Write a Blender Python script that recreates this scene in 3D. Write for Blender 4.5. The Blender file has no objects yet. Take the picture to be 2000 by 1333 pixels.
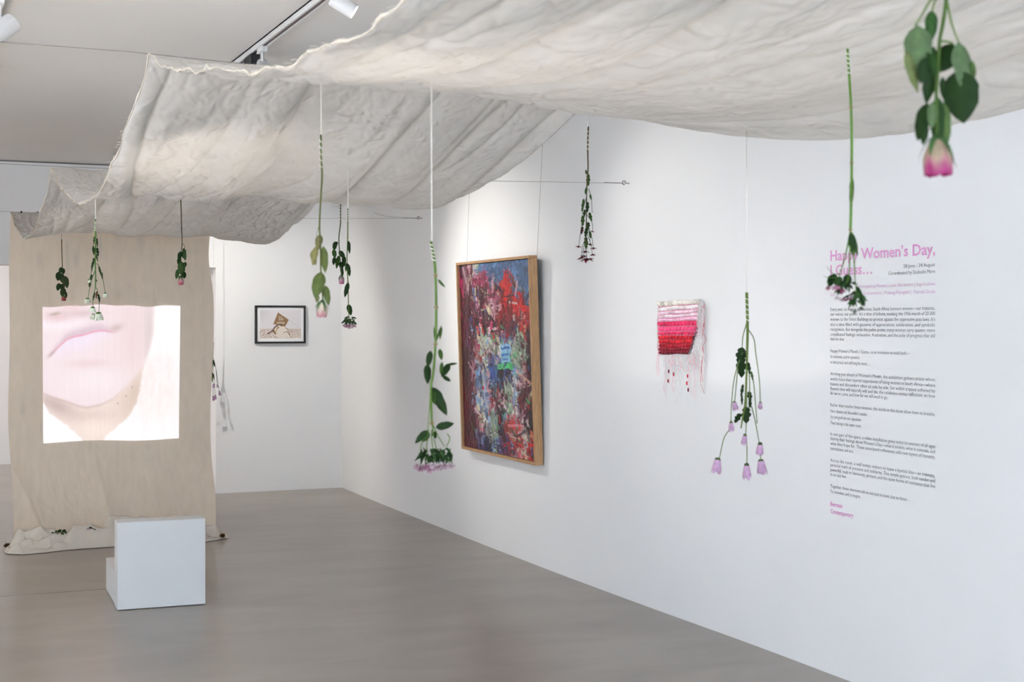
import bpy, bmesh, math, random
import numpy as np
from mathutils import Vector, Matrix

S = bpy.context.scene
COL = S.collection
rng = np.random.default_rng(7)
random.seed(7)

# ------------------------------------------------------------------ camera
F_PX = 2778.0; HOR = 626.0; EYE = 1.6
TH = math.atan(1190 / F_PX); CT, ST = math.cos(TH), math.sin(TH)
cd = bpy.data.cameras.new('camera'); cam = bpy.data.objects.new('camera', cd); COL.objects.link(cam)
cam.location = (0, 0, EYE); cam.rotation_euler = (math.pi / 2, 0, -TH)
cd.sensor_width = 36; cd.lens = 36 * F_PX / 2000; cd.shift_y = -(666.5 - HOR) / 2000
cd.clip_start = 0.05; cd.clip_end = 100
cd.dof.use_dof = True; cd.dof.focus_distance = 7.6; cd.dof.aperture_fstop = 9
S.camera = cam

# ------------------------------------------------------------------ light and exposure
S.view_settings.view_transform = 'Standard'; S.view_settings.look = 'None'
S.view_settings.gamma = 1; S.view_settings.use_curve_mapping = False
S.view_settings.exposure = 0.46
W = bpy.data.worlds.new('world'); S.world = W; W.use_nodes = True
W.node_tree.nodes['Background'].inputs[0].default_value = (0.72, 0.83, 1.0, 1)
W.node_tree.nodes['Background'].inputs[1].default_value = 1.0

def area(name, loc, rot, sx, sy, power, col):
    l = bpy.data.lights.new(name, 'AREA'); l.shape = 'RECTANGLE'; l.size = sx; l.size_y = sy
    l.energy = power; l.color = col
    o = bpy.data.objects.new(name, l); o.location = loc; o.rotation_euler = rot; COL.objects.link(o)
    return o
DAY = (0.63, 0.79, 1.0)
XL, YF, YB, CEIL = -3.6, -3.2, 13.14, 3.0
# daylight through the three windows behind the camera and the two in the left wall
for wx in (-2.3, 0.1, 2.5):
    area('window_daylight', (wx, YF + 0.06, 1.40), (-math.pi / 2, 0, 0), 1.9, 2.5, 680, DAY)
for wy in (1.6, 5.2):
    area('window_daylight', (XL + 0.06, wy, 1.35), (0, math.pi / 2, 0), 2.1, 2.3, 290, DAY)
# sun added through the left windows; its unseen floor patch brightens the ceiling
sl = bpy.data.lights.new('sun', 'SUN'); sl.energy = 72; sl.angle = 0.01; sl.color = (1.0, 0.95, 0.88)
so_ = bpy.data.objects.new('sun', sl); COL.objects.link(so_); so_.rotation_euler = Vector((0.62, 0.15, -1.0)).to_track_quat('-Z', 'Y').to_euler()
# lit room beyond the opening
area('far_room_lamp', (-0.6, 15.0, 2.9), (0, 0, 0), 2.2, 1.6, 62, (1.0, 0.92, 0.91))

# ------------------------------------------------------------------ geometry of the view
def ray(px, py):
    X = (px - 1000) / F_PX; Y = (HOR - py) / F_PX
    return Vector((X * CT + ST, -X * ST + CT, Y))
def at_d(px, py, d): return Vector((0, 0, EYE)) + ray(px, py) * d
def at_x(px, py, x): r = ray(px, py); return at_d(px, py, x / r.x)
def at_y(px, py, y): r = ray(px, py); return at_d(px, py, y / r.y)
def at_z(px, py, z): r = ray(px, py); return at_d(px, py, (z - EYE) / r.z)

# ------------------------------------------------------------------ materials
def srgb(*c):
    if len(c) == 1: c = c[0]
    return tuple(((v / 255) / 12.92 if v / 255 <= 0.04045 else ((v / 255 + 0.055) / 1.055) ** 2.4) for v in c)
def lin(a):
    a = np.asarray(a, float) / 255
    return np.where(a <= 0.04045, a / 12.92, ((a + 0.055) / 1.055) ** 2.4)

def mat(name, col, rough=0.6, noise=0.0, nscale=20, bump=0.0, bscale=60, metal=0.0, spec=0.4, stretch=None,
        translucent=0.0, attr=None, emit=0.0, coords='Object', base=None, gain=1.0):
    m = bpy.data.materials.new(name); m.use_nodes = True
    nt = m.node_tree; N = nt.nodes; L = nt.links
    b = N['Principled BSDF']; out = N['Material Output']
    b.inputs['Roughness'].default_value = rough; b.inputs['Metallic'].default_value = metal
    b.inputs['Specular IOR Level'].default_value = spec
    c4 = tuple(col) + (1,); src = None
    tc = N.new('ShaderNodeTexCoord'); vec = tc.outputs[coords]
    if stretch:
        mp = N.new('ShaderNodeMapping'); mp.inputs['Scale'].default_value = stretch
        L.new(vec, mp.inputs[0]); vec = mp.outputs[0]
    if attr:
        a = N.new('ShaderNodeAttribute'); a.attribute_name = attr; src = a.outputs['Color']
    if noise:
        nz = N.new('ShaderNodeTexNoise'); nz.inputs['Scale'].default_value = nscale
        nz.inputs['Detail'].default_value = 5; L.new(vec, nz.inputs['Vector'])
        mr = N.new('ShaderNodeMapRange'); mr.inputs[1].default_value = 0.25; mr.inputs[2].default_value = 0.75
        mr.inputs[3].default_value = gain * (1 - noise); mr.inputs[4].default_value = gain * (1 + noise)
        L.new(nz.outputs[0], mr.inputs[0])
        mx = N.new('ShaderNodeVectorMath'); mx.operation = 'SCALE'
        if src: L.new(src, mx.inputs[0])
        else: mx.inputs[0].default_value = col
        L.new(mr.outputs[0], mx.inputs['Scale']); src = mx.outputs[0]
    if base: b.inputs['Base Color'].default_value = base + (1,)
    elif src: L.new(src, b.inputs['Base Color'])
    else: b.inputs['Base Color'].default_value = c4
    if bump:
        nb = N.new('ShaderNodeTexNoise'); nb.inputs['Scale'].default_value = bscale; nb.inputs['Detail'].default_value = 4
        L.new(vec, nb.inputs['Vector'])
        bp = N.new('ShaderNodeBump'); bp.inputs['Strength'].default_value = bump; bp.inputs['Distance'].default_value = 0.01
        L.new(nb.outputs[0], bp.inputs['Height']); L.new(bp.outputs[0], b.inputs['Normal'])
    if emit:
        if src: L.new(src, b.inputs['Emission Color'])
        else: b.inputs['Emission Color'].default_value = c4
        b.inputs['Emission Strength'].default_value = emit
    if translucent:
        t = N.new('ShaderNodeBsdfTranslucent')
        if src: L.new(src, t.inputs[0])
        else: t.inputs[0].default_value = c4
        ms = N.new('ShaderNodeMixShader'); ms.inputs[0].default_value = translucent
        L.new(b.outputs[0], ms.inputs[1]); L.new(t.outputs[0], ms.inputs[2]); L.new(ms.outputs[0], out.inputs[0])
    return m

M = {}
M['wall'] = mat('wall_paint', (0.86, 0.86, 0.86), 0.75, noise=0.012, nscale=1.5, bump=0.04, bscale=35, spec=0.2)
M['ceil'] = mat('ceiling_paint', (0.87, 0.86, 0.845), 0.8, noise=0.015, nscale=1.2, spec=0.2)
M['gap'] = mat('shadow_gap', (0.22, 0.215, 0.21), 0.8)
M['groove'] = mat('floor_groove', (0.05, 0.045, 0.04), 0.9)
M['calico'] = mat('calico', (0.80, 0.775, 0.74), 0.9, noise=0.05, nscale=9, bump=0.10, bscale=420, spec=0.1, translucent=0.36)
M['drape'] = mat('calico_drape', (0.66, 0.585, 0.49), 0.9, noise=0.07, nscale=5, bump=0.10, bscale=420, spec=0.1, stretch=(1, 1, 0.35), translucent=0.12)
M['hem'] = mat('calico_hem', (0.76, 0.70, 0.60), 0.9, noise=0.1, nscale=60, translucent=0.2)
M['heap'] = mat('calico_heap', (0.62, 0.555, 0.47), 0.9, noise=0.05, nscale=9, bump=0.10, bscale=420, spec=0.1)
M['wire'] = mat('steel_wire', (0.30, 0.29, 0.28), 0.45, metal=0.6, noise=0.1, nscale=200)
M['cable'] = mat('hanging_cable', (0.42, 0.41, 0.40), 0.5, metal=0.3, noise=0.1, nscale=200)
M['string'] = mat('cotton_string', (0.80, 0.77, 0.70), 0.9, noise=0.12, nscale=300)
M['plinth'] = mat('plinth_paint', (0.66, 0.665, 0.66), 0.45, noise=0.012, nscale=6, spec=0.4)
M['white'] = mat('white_enamel', (0.78, 0.78, 0.78), 0.4, noise=0.01, nscale=10)
M['black'] = mat('black_plastic', (0.012, 0.012, 0.013), 0.5, noise=0.1, nscale=50)
M['trackin'] = mat('track_channel', (0.17, 0.135, 0.135), 0.6, noise=0.05, nscale=20)
M['oak'] = mat('oak', (0.43, 0.245, 0.115), 0.5, noise=0.32, nscale=14, stretch=(14, 14, 1.0), bump=0.08, bscale=40)
M['oakh'] = mat('oak_rail', (0.46, 0.265, 0.125), 0.5, noise=0.3, nscale=14, stretch=(1.0, 14, 14), bump=0.08, bscale=40)
M['print'] = mat('printed_ink', (1, 1, 1), 0.5, attr='Col', noise=0.01, nscale=60)
M['oil'] = mat('oil_paint', (1, 1, 1), 0.38, attr='Col', noise=0.06, nscale=160, bump=0.25, bscale=220, spec=0.35, gain=0.64)
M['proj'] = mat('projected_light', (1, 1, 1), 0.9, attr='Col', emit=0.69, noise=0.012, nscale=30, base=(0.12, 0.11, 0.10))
M['fblack'] = mat('black_frame', (0.010, 0.009, 0.010), 0.35, noise=0.1, nscale=40)
M['matboard'] = mat('mat_board', (0.95, 0.95, 0.95), 0.8, noise=0.01, nscale=40)
M['inkgrey'] = mat('vinyl_grey', (0.18, 0.175, 0.19), 0.6, noise=0.05, nscale=60)
M['inkpink'] = mat('vinyl_pink', srgb(226, 160, 208), 0.6, noise=0.03, nscale=60)
M['inkpale'] = mat('vinyl_pale_pink', srgb(224, 178, 216), 0.6, noise=0.03, nscale=60)
M['plant'] = mat('plant', (1, 1, 1), 0.62, attr='Col', noise=0.16, nscale=130, spec=0.14, translucent=0.12, gain=0.74)
M['thread'] = mat('thread', (1, 1, 1), 0.8, attr='Col', noise=0.1, nscale=200)
M['lens'] = mat('lamp_lens', (1, 0.97, 0.9), 0.3, emit=9.0, noise=0.01)
M['lensoff'] = mat('lamp_reflector', (0.72, 0.66, 0.5), 0.35, noise=0.1, nscale=80)

def crinkle(m, scale, stretch, strength, dist):
    N = m.node_tree.nodes; L = m.node_tree.links; b = N['Principled BSDF']
    tc = N.new('ShaderNodeTexCoord'); mp = N.new('ShaderNodeMapping'); mp.inputs['Scale'].default_value = stretch
    dn = N.new('ShaderNodeTexNoise'); dn.inputs['Scale'].default_value = 4; va = N.new('ShaderNodeVectorMath'); va.operation = 'MULTIPLY_ADD'
    va.inputs[1].default_value = (0.22, 0.22, 0.22)
    L.new(tc.outputs['Object'], dn.inputs['Vector']); L.new(dn.outputs['Color'], va.inputs[0]); L.new(tc.outputs['Object'], va.inputs[2]); L.new(va.outputs[0], mp.inputs[0])
    nz = N.new('ShaderNodeTexNoise'); nz.noise_type = 'RIDGED_MULTIFRACTAL'; nz.inputs['Scale'].default_value = scale; nz.inputs['Detail'].default_value = 3.5
    L.new(mp.outputs[0], nz.inputs['Vector'])
    bp = N.new('ShaderNodeBump'); bp.inputs['Strength'].default_value = strength; bp.inputs['Distance'].default_value = dist
    L.new(nz.outputs[0], bp.inputs['Height'])
    old = b.inputs['Normal'].links[0].from_node if b.inputs['Normal'].links else None
    if old: L.new(bp.outputs[0], old.inputs['Normal'])
    else: L.new(bp.outputs[0], b.inputs['Normal'])
    for n_ in N:
        if n_.type == 'BSDF_TRANSLUCENT': L.new((old or bp).outputs[0], n_.inputs['Normal'])
crinkle(M['calico'], 17, (1.5, 0.7, 1.0), 0.85, 0.012)
crinkle(M['heap'], 9, (1, 1, 1), 0.4, 0.01)
def glass(name):
    m = bpy.data.materials.new(name); m.use_nodes = True; N = m.node_tree.nodes; L = m.node_tree.links
    t = N.new('ShaderNodeBsdfTransparent'); g = N.new('ShaderNodeBsdfGlossy'); g.inputs['Roughness'].default_value = 0.02
    x = N.new('ShaderNodeMixShader'); x.inputs[0].default_value = 0.035
    L.new(t.outputs[0], x.inputs[1]); L.new(g.outputs[0], x.inputs[2])
    L.new(x.outputs[0], N['Material Output'].inputs[0]); return m
M['glass'] = glass('picture_glass')

# polished concrete
m = bpy.data.materials.new('polished_concrete'); m.use_nodes = True; M['floor'] = m
N = m.node_tree.nodes; L = m.node_tree.links; b = N['Principled BSDF']
tc = N.new('ShaderNodeTexCoord')
mp = N.new('ShaderNodeMapping'); mp.inputs['Scale'].default_value = (0.8, 2.0, 1); mp.inputs['Rotation'].default_value = (0, 0, 0.38)
L.new(tc.outputs['Object'], mp.inputs[0])
n1 = N.new('ShaderNodeTexNoise'); n1.inputs['Scale'].default_value = 1.6; n1.inputs['Detail'].default_value = 5; n1.inputs['Roughness'].default_value = 0.55
n1.inputs['Distortion'].default_value = 0.5
L.new(mp.outputs[0], n1.inputs['Vector'])
cr = N.new('ShaderNodeValToRGB'); e = cr.color_ramp.elements
e[0].position = 0.3; e[0].color = (0.246, 0.212, 0.176, 1); e[1].position = 0.72; e[1].color = (0.338, 0.298, 0.254, 1)
L.new(n1.outputs[0], cr.inputs[0]); L.new(cr.outputs[0], b.inputs['Base Color'])
b.inputs['Roughness'].default_value = 0.28
b.inputs['Specular IOR Level'].default_value = 0.55

# ------------------------------------------------------------------ mesh helpers
def link(name, me, material=None, parent=None):
    o = bpy.data.objects.new(name, me); COL.objects.link(o)
    if material and me is not None and not me.materials: me.materials.append(M[material])
    if parent is not None: o.parent = parent
    return o
def tag(o, label=None, cat=None, group=None, kind=None):
    if label: o['label'] = label
    if cat: o['category'] = cat
    if group: o['group'] = group
    if kind: o['kind'] = kind
    return o
def thing(name, label, cat, loc=(0, 0, 0), group=None):
    o = bpy.data.objects.new(name, None); COL.objects.link(o); o.location = loc; o.empty_display_size = 0.05
    return tag(o, label, cat, group)
class MB:
    """collects vertices, faces and vertex colours of one mesh"""
    def __init__(s): s.v = []; s.f = []; s.c = []
    def add(s, vs, fs, col=(1, 1, 1)):
        o = len(s.v); s.v += [tuple(p) for p in vs]; s.f += [tuple(i + o for i in q) for q in fs]
        s.c += list(col) if isinstance(col, list) else [tuple(col)] * len(vs)
    def box(s, a, b, col=(1, 1, 1)):
        (x0, y0, z0), (x1, y1, z1) = a, b
        s.add([(x0, y0, z0), (x1, y0, z0), (x1, y1, z0), (x0, y1, z0), (x0, y0, z1), (x1, y0, z1), (x1, y1, z1), (x0, y1, z1)],
              [(0, 3, 2, 1), (4, 5, 6, 7), (0, 1, 5, 4), (1, 2, 6, 5), (2, 3, 7, 6), (3, 0, 4, 7)], col)
    def tube(s, pts, rad, n=6, col=(1, 1, 1), cap=True):
        pts = [Vector(p) for p in pts]
        if not hasattr(rad, '__len__'): rad = [rad] * len(pts)
        if isinstance(col, list): cols = [c for c in col for _ in range(n)]
        else: cols = [tuple(col)] * (len(pts) * n)
        vs = []; up = None
        for i, p in enumerate(pts):
            t = (pts[min(i + 1, len(pts) - 1)] - pts[max(i - 1, 0)])
            if t.length < 1e-9: t = Vector((0, 0, 1))
            t.normalize()
            if up is None: up = Vector((1, 0, 0)) if abs(t.x) < 0.8 else Vector((0, 1, 0))
            a = (up - t * up.dot(t)).normalized(); up = a; bb = t.cross(a)
            for k in range(n):
                an = 2 * math.pi * k / n; vs.append(p + (a * math.cos(an) + bb * math.sin(an)) * rad[i])
        fs = [(i * n + k, i * n + (k + 1) % n, (i + 1) * n + (k + 1) % n, (i + 1) * n + k) for i in range(len(pts) - 1) for k in range(n)]
        if cap: fs += [tuple(range(n))[::-1], tuple((len(pts) - 1) * n + k for k in range(n))]
        s.add(vs, fs, cols)
    def lathe(s, prof, org, axis, n=12, col=(1, 1, 1)):
        axis = Vector(axis).normalized(); a = axis.orthogonal().normalized(); bb = axis.cross(a); org = Vector(org)
        vs = []
        for (r, h) in prof:
            for k in range(n):
                an = 2 * math.pi * k / n; vs.append(org + axis * h + (a * math.cos(an) + bb * math.sin(an)) * r)
        fs = [(i * n + k, i * n + (k + 1) % n, (i + 1) * n + (k + 1) % n, (i + 1) * n + k) for i in range(len(prof) - 1) for k in range(n)]
        cols = [c for c in col for _ in range(n)] if isinstance(col, list) else col
        s.add(vs, fs, cols)
    def build(s, name, material, parent=None, smooth=False, origin=None):
        me = bpy.data.meshes.new(name)
        v = np.array(s.v, float)
        if origin is None and parent is not None and parent.type == 'EMPTY' and not getattr(s, 'local', False): origin = parent.location
        if origin is not None: v = v - np.array(origin)
        me.from_pydata(v.tolist(), [], s.f)
        if s.c:
            ca = me.color_attributes.new('Col', 'FLOAT_COLOR', 'POINT')
            c4 = np.ones((len(s.v), 4)); c4[:, :3] = np.array([c[:3] for c in s.c]); ca.data.foreach_set('color', c4.ravel())
        if smooth: me.polygons.foreach_set('use_smooth', [True] * len(me.polygons))
        me.update()
        return link(name, me, material, parent)
def grid_mesh(name, P, material, parent=None, cols=None, smooth=True, origin=(0, 0, 0), flip=False):
    """P: (rows, columns, 3) array of points"""
    r, c = P.shape[:2]; me = bpy.data.meshes.new(name)
    idx = np.arange(r * c).reshape(r, c)
    q = np.stack([idx[:-1, :-1], idx[:-1, 1:], idx[1:, 1:], idx[1:, :-1]], -1).reshape(-1, 4)
    if flip: q = q[:, ::-1]
    me.vertices.add(r * c); me.vertices.foreach_set('co', (P - np.array(origin)).reshape(-1).astype(np.float32))
    me.loops.add(q.size); me.loops.foreach_set('vertex_index', q.reshape(-1).astype(np.int32))
    me.polygons.add(len(q)); me.polygons.foreach_set('loop_start', np.arange(0, q.size, 4, dtype=np.int32))
    me.update(calc_edges=True)
    me.polygons.foreach_set('use_smooth', [smooth] * len(q))
    if cols is not None:
        ca = me.color_attributes.new('Col', 'FLOAT_COLOR', 'POINT'); c4 = np.ones((r * c, 4)); c4[:, :3] = cols.reshape(-1, 3)
        ca.data.foreach_set('color', c4.ravel())
    me.validate()
    return link(name, me, material, parent)
def bevel(o, w=0.003, seg=2):
    md = o.modifiers.new('bevel', 'BEVEL'); md.width = w; md.segments = seg; md.limit_method = 'ANGLE'
    return o

_tab = rng.random((256, 256))
def vnoise(x, y):
    x = np.asarray(x, float); y = np.asarray(y, float)
    xi = np.floor(x).astype(int); yi = np.floor(y).astype(int); fx = x - xi; fy = y - yi
    fx = fx * fx * fx * (fx * (fx * 6 - 15) + 10); fy = fy * fy * fy * (fy * (fy * 6 - 15) + 10)
    g = lambda a, bb: _tab[a % 256, bb % 256]
    return (g(xi, yi) * (1 - fx) + g(xi + 1, yi) * fx) * (1 - fy) + (g(xi, yi + 1) * (1 - fx) + g(xi + 1, yi + 1) * fx) * fy
def fbm(x, y, o=4):
    s = 0; a = 0.5
    for i in range(o): s = s + a * (vnoise(x * 2 ** i + 17 * i, y * 2 ** i + 31 * i) - 0.5); a *= 0.5
    return s
def ridge(x, y): return 1 - np.abs(2 * vnoise(x, y) - 1)

# ------------------------------------------------------------------ the room
WX = [(-4.2, 3.855), (5.2, 3.855), (5.7, 3.855), (6.26, 3.846), (6.88, 3.822), (7.65, 3.810), (8.36, 3.800), (9.49, 3.804), (10.6, 3.816), (11.6, 3.828), (13.14, 3.856)]
def wall_x(y): return float(np.interp(y, [p[0] for p in WX], [p[1] for p in WX]))
b = MB()
ys = sorted(set([p[0] for p in WX] + list(np.linspace(5.7, 13.1, 30)) + [13.4]))
sm = lambda y: np.mean([wall_x(min(max(y + d, -4), 13.1)) for d in np.linspace(-0.4, 0.4, 9)])
b.add([(sm(y), y, 0) for y in ys] + [(sm(y), y, 3.06) for y in ys] + [(4.1, y, 0) for y in ys] + [(4.1, y, 3.06) for y in ys],
      [(i, i + len(ys), i + 1 + len(ys), i + 1) for i in range(len(ys) - 1)] + [(i + 2 * len(ys), i + 1 + 2 * len(ys), i + 1 + 3 * len(ys), i + 3 * len(ys)) for i in range(len(ys) - 1)])
tag(b.build('wall_right', 'wall', smooth=True), 'long white gallery wall with painting, woven piece and text', kind='structure')
def wall_at(y): return float(sm(y))

JX = 2.655                                      # right jamb of the opening
b = MB()
b.box((JX, YB, 0), (4.0, YB + 0.30, 2.986)); b.box((-3.0, YB, 2.088), (JX, YB + 0.30, 2.986)); b.box((XL - 0.2, YB, 0), (-3.0, YB + 0.30, 2.986))
tag(b.build('wall_back', 'wall'), 'white end wall with a wide opening and header', kind='structure')
b = MB(); b.box((XL - 0.2, YB + 0.012, 2.986), (3.95, YB + 0.30, CEIL))
tag(b.build('trim_1', 'gap'), 'dark shadow gap between end wall and ceiling', kind='structure')
# far room
b = MB(); b.box((-4.2, 16.72, 0), (4.3, 16.9, 3.2)); b.box((4.1, 13.4, 0), (4.3, 16.72, 3.2)); b.box((-4.2, 13.4, 0), (-4.0, 16.72, 3.2))
tag(b.build('wall_far', 'wall'), 'pale wall of the room beyond the opening', kind='structure')
# ceiling
b = MB(); b.box((XL - 0.2, YF - 0.2, CEIL), (4.1, 17.0, CEIL + 0.15))
tag(b.build('ceiling', 'ceil'), 'flat off-white ceiling', kind='structure')
# floor: sub-base and slabs with an open joint
b = MB(); b.box((-4.2, YF - 0.2, -0.15), (4.2, 17.0, -0.012))
fl = tag(b.build('floor', 'groove'), 'grey brown polished concrete floor', kind='structure')
for a, c in (((-4.2, YF - 0.2), (1.35, 8.724)), ((-4.2, 8.738), (1.35, 13.165)), ((1.35, YF - 0.2), (4.2, 13.160)), ((-4.2, 13.171), (4.2, 17.0))):
    s_ = MB(); s_.box((a[0], a[1], -0.012), (c[0], c[1], 0)); s_.build('floor_slab', 'floor', fl)
# unseen walls: left wall with two windows, front wall with three windows
def wall_with_holes(name, lab, horiz, pos, lo, hi, holes, thick, z0, z1):
    b = MB(); xs = [lo]
    for h0, h1 in holes: xs += [h0, h1]
    xs.append(hi)
    def bx(u0, u1, a, c):
        if horiz: b.box((u0, pos - thick, a), (u1, pos, c))
        else: b.box((pos - thick, u0, a), (pos, u1, c))
    for i in range(0, len(xs), 2): bx(xs[i], xs[i + 1], 0, CEIL)
    for h0, h1 in holes: bx(h0, h1, 0, z0); bx(h0, h1, z1, CEIL)
    tag(b.build(name, 'wall'), lab, kind='structure')
    for i, (h0, h1) in enumerate(holes):
        w = MB(); t = 0.05
        def fx(u0, u1, a, c):
            if horiz: w.box((u0, pos - 0.15, a), (u1, pos - 0.10, c))
            else: w.box((pos - 0.15, u0, a), (pos - 0.10, u1, c))
        fx(h0, h1, z0, z0 + t); fx(h0, h1, z1 - t, z1); fx(h0, h0 + t, z0, z1); fx(h1 - t, h1, z0, z1)
        fx((h0 + h1) / 2 - 0.02, (h0 + h1) / 2 + 0.02, z0, z1)
        wall_with_holes.n += 1
        tag(w.build('window_%d' % wall_with_holes.n, 'white'), 'white framed window', kind='structure')
wall_with_holes.n = 0
wall_with_holes('wall_front', 'white wall behind the camera with tall windows', True, YF, XL - 0.2, 4.0, [(-3.25, -1.35), (-0.85, 1.05), (1.55, 3.45)], 0.2, 0.12, 2.7)
wall_with_holes('wall_left', 'white side wall with two windows', False, XL, YF, 13.4, [(0.55, 2.65), (4.15, 6.25)], 0.2, 0.15, 2.6)

# ------------------------------------------------------------------ canopy
def side(y, pts):
    """sagging profile: pts alternate ridge, low point, ridge ..."""
    z = np.zeros_like(y)
    for i in range(0, len(pts) - 2, 2):
        (ya, za), (ym, zm), (yb, zb) = pts[i:i + 3]
        k = (y >= ya) & (y <= yb)
        zz = np.where(y < ym, zm + (za - zm) * np.abs((ym - y) / (ym - ya)) ** 1.85, zm + (zb - zm) * np.abs((y - ym) / (yb - ym)) ** 1.85)
        z = np.where(k, zz, z)
    return z
YW = (0.40, 4.20, 7.18, 10.46)                   # the wires
LP = [(0.40, 2.34), (2.20, 2.064), (4.20, 2.368), (5.62, 2.066), (7.18, 2.338), (8.55, 2.098), (10.46, 2.35)]
RP = [(0.40, 2.34), (2.45, 2.030), (4.20, 2.318), (5.62, 2.080), (7.18, 2.335), (8.72, 2.094), (10.46, 2.34)]
def canopy_base(t, y):
    zl = side(y, LP); zr = side(y, RP); z = zl * (1 - t) + zr * t
    return z
def canopy_x(t, y):
    xl = 0.66 + 0.03 * np.clip((y - 7.2) / 3.2, 0, 1); return xl + t * 1.405
def canopy_z(x, y):
    y = np.array([float(y)]); xl = 0.66 + 0.03 * np.clip((y - 7.2) / 3.2, 0, 1); t = np.clip((x - xl) / 1.405, 0, 1)
    return float(canopy_base(t, y)[0])
nt_, ny_ = 270, 900
t = np.linspace(0, 1, nt_)[None, :].repeat(ny_, 0); y = np.linspace(0.40, 10.46, ny_)[:, None].repeat(nt_, 1)
z = canopy_base(t, y)
dist = np.min([np.abs(y - w) for w in YW], 0)                       # distance to the nearest wire
free = np.clip(dist / 0.35, 0, 1) ** 0.8
u = t * 1.405
warp = 0.10 * fbm(u * 1.3, y * 0.45, 2) + 0.05 * np.sin(y * 1.7)
folds = 0.050 * fbm((u + warp) * 6.5, y * 0.5 + 5, 3) + 0.026 * (ridge((u + warp) * 4.6 + 9, y * 0.42) ** 4 - 0.25) + 0.012 * (ridge((u - warp) * 10 + 4, y * 0.7 + 6) ** 4 - 0.25)
tens = 0.012 * (ridge((u + 0.35 * dist * (0.5 - t)) * 9 + 3, y * 0.12) ** 2 - 0.4) * np.exp(-(dist / 0.55) ** 2)
cr1 = 0.0050 * (ridge(u * 17 + 3.0 * fbm(u * 4, y * 3, 2), y * 6 + 4 * fbm(u * 3 + 9, y * 3, 2)) ** 4)
cr2 = 0.0036 * (ridge(u * 26 - y * 9, y * 13 + u * 12 + 2 * fbm(u * 5, y * 5, 2)) ** 4)
crk = (cr1 + cr2) * (0.35 + 1.0 * vnoise(u * 2.2 + 40, y * 1.1))
edge_l = np.exp(-(u / 0.10) ** 2); edge_r = np.exp(-((1.405 - u) / 0.08) ** 2)
hemw = edge_l * (0.007 * (vnoise(y * 21, u * 3 + 8) - 0.5) + 0.014 * (vnoise(y * 7, u * 2 + 3) - 0.5)) * np.clip(dist / 0.15, 0.1, 1)
belly = 0.022 * np.sin(np.pi * np.clip(t, 0, 1)) ** 0.7 * free
z = z + (folds * (0.35 + 0.65 * free) + hemw + belly - 0.010 * edge_l * free - 0.010 * edge_r * free) * (dist > 1e-4) + tens * free ** 0.5 + crk
x = canopy_x(t, y) + edge_l * 0.012 * (vnoise(y * 6, u * 0 + 11) - 0.5) + edge_r * 0.02 * (vnoise(y * 2.3, u * 0 + 21) - 0.5)
yy = y + 0.010 * fbm(u * 6, y * 2 + 40, 2) * free
P = np.stack([x, yy, z], -1)
can = grid_mesh('canopy_cloth', P, 'calico')
tag(can, 'long cream calico cloth swagged over wires as a canopy', 'cloth')
md = can.modifiers.new('thickness', 'SOLIDIFY'); md.thickness = 0.0012; md.offset = 1
# rolled frayed hem along the left edge
b = MB(); E0 = P[:, 0]; hp = []; hr = []
for i in range(0, ny_, 2):
    hp.append(E0[i] + np.array([-0.001, 0, 0.002 + 0.004 * (float(vnoise(i * 0.23, 9.0)) - 0.5)])); hr.append(0.0014 + 0.0034 * float(vnoise(i * 0.17, 5.0)) ** 2)
b.tube(hp, hr, 6)
h = b.build('frayed_hem', 'hem', can, True); h['label'] = 'curled frayed hem'
b = MB()
for i in range(4, ny_ - 4, 3):
    p = Vector(E0[i]); L_ = 0.006 + 0.014 * random.random()
    q = p + Vector((-L_, random.uniform(-0.008, 0.008), random.uniform(-0.004, 0.008)))
    b.tube([p, (p + q) / 2 + Vector((0, 0, 0.003)), q], 0.0005, 3)
h = b.build('loose_threads', 'hem', can); tag(h, kind='stuff')

# hanging drape with the projection, and its heap on the floor
YD = 10.46
drape = thing('hanging_cloth', 'tan calico drop cloth hanging to the floor with video projected on it', 'cloth', (1.38, YD, 0))
nz, nx = 300, 190
zz = np.linspace(2.345, 0.055, nz)[:, None].repeat(nx, 1); tt = np.linspace(0, 1, nx)[None, :].repeat(nz, 0)
def drape_xy(tt, zz):
    dn = np.clip((2.345 - zz) / 2.3, 0, 1)
    xl = 0.690 + 0.006 * np.sin(zz * 5.3) - 0.012 * np.sin(np.pi * dn) + 0.02 * np.clip((0.9 - zz) / 0.9, 0, 1)
    xr = 2.088 + 0.014 * np.sin(zz * 4.1 + 1) - 0.025 * np.exp(-((zz - 2.05) / 0.18) ** 2) + 0.02 * np.clip((0.6 - zz) / 0.6, 0, 1)
    x = xl + (xr - xl) * tt
    amp = 0.15 + 0.85 * np.clip((1.35 - zz) / 1.2, 0, 1)
    f = 0.012 * fbm(tt * 9 + 0.25 * (2 - zz), zz * 0.5, 3) * amp + 0.036 * (ridge(tt * 3.2 + 0.42 * zz + 4, zz * 0.9 + tt * 2) ** 4) * np.clip((0.72 - zz) / 0.5, 0, 1)
    f += 0.0035 * (ridge(tt * 22 + 3 * zz, zz * 7 + tt * 9) ** 4) * np.clip((0.9 - zz) / 0.6, 0.1, 1)
    f += 0.02 * np.exp(-((tt) / 0.05) ** 2) * np.sin(zz * 3.1) + 0.012 * np.exp(-((1 - tt) / 0.06) ** 2) * np.sin(zz * 5 + 2)
    return x, YD - f + 0.06 * np.clip((0.35 - zz) / 0.35, 0, 1) ** 1.5
dx, dy = drape_xy(tt, zz)
stain = np.ones((nz, nx, 3)) * np.array((0.74, 0.625, 0.495))
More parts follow.
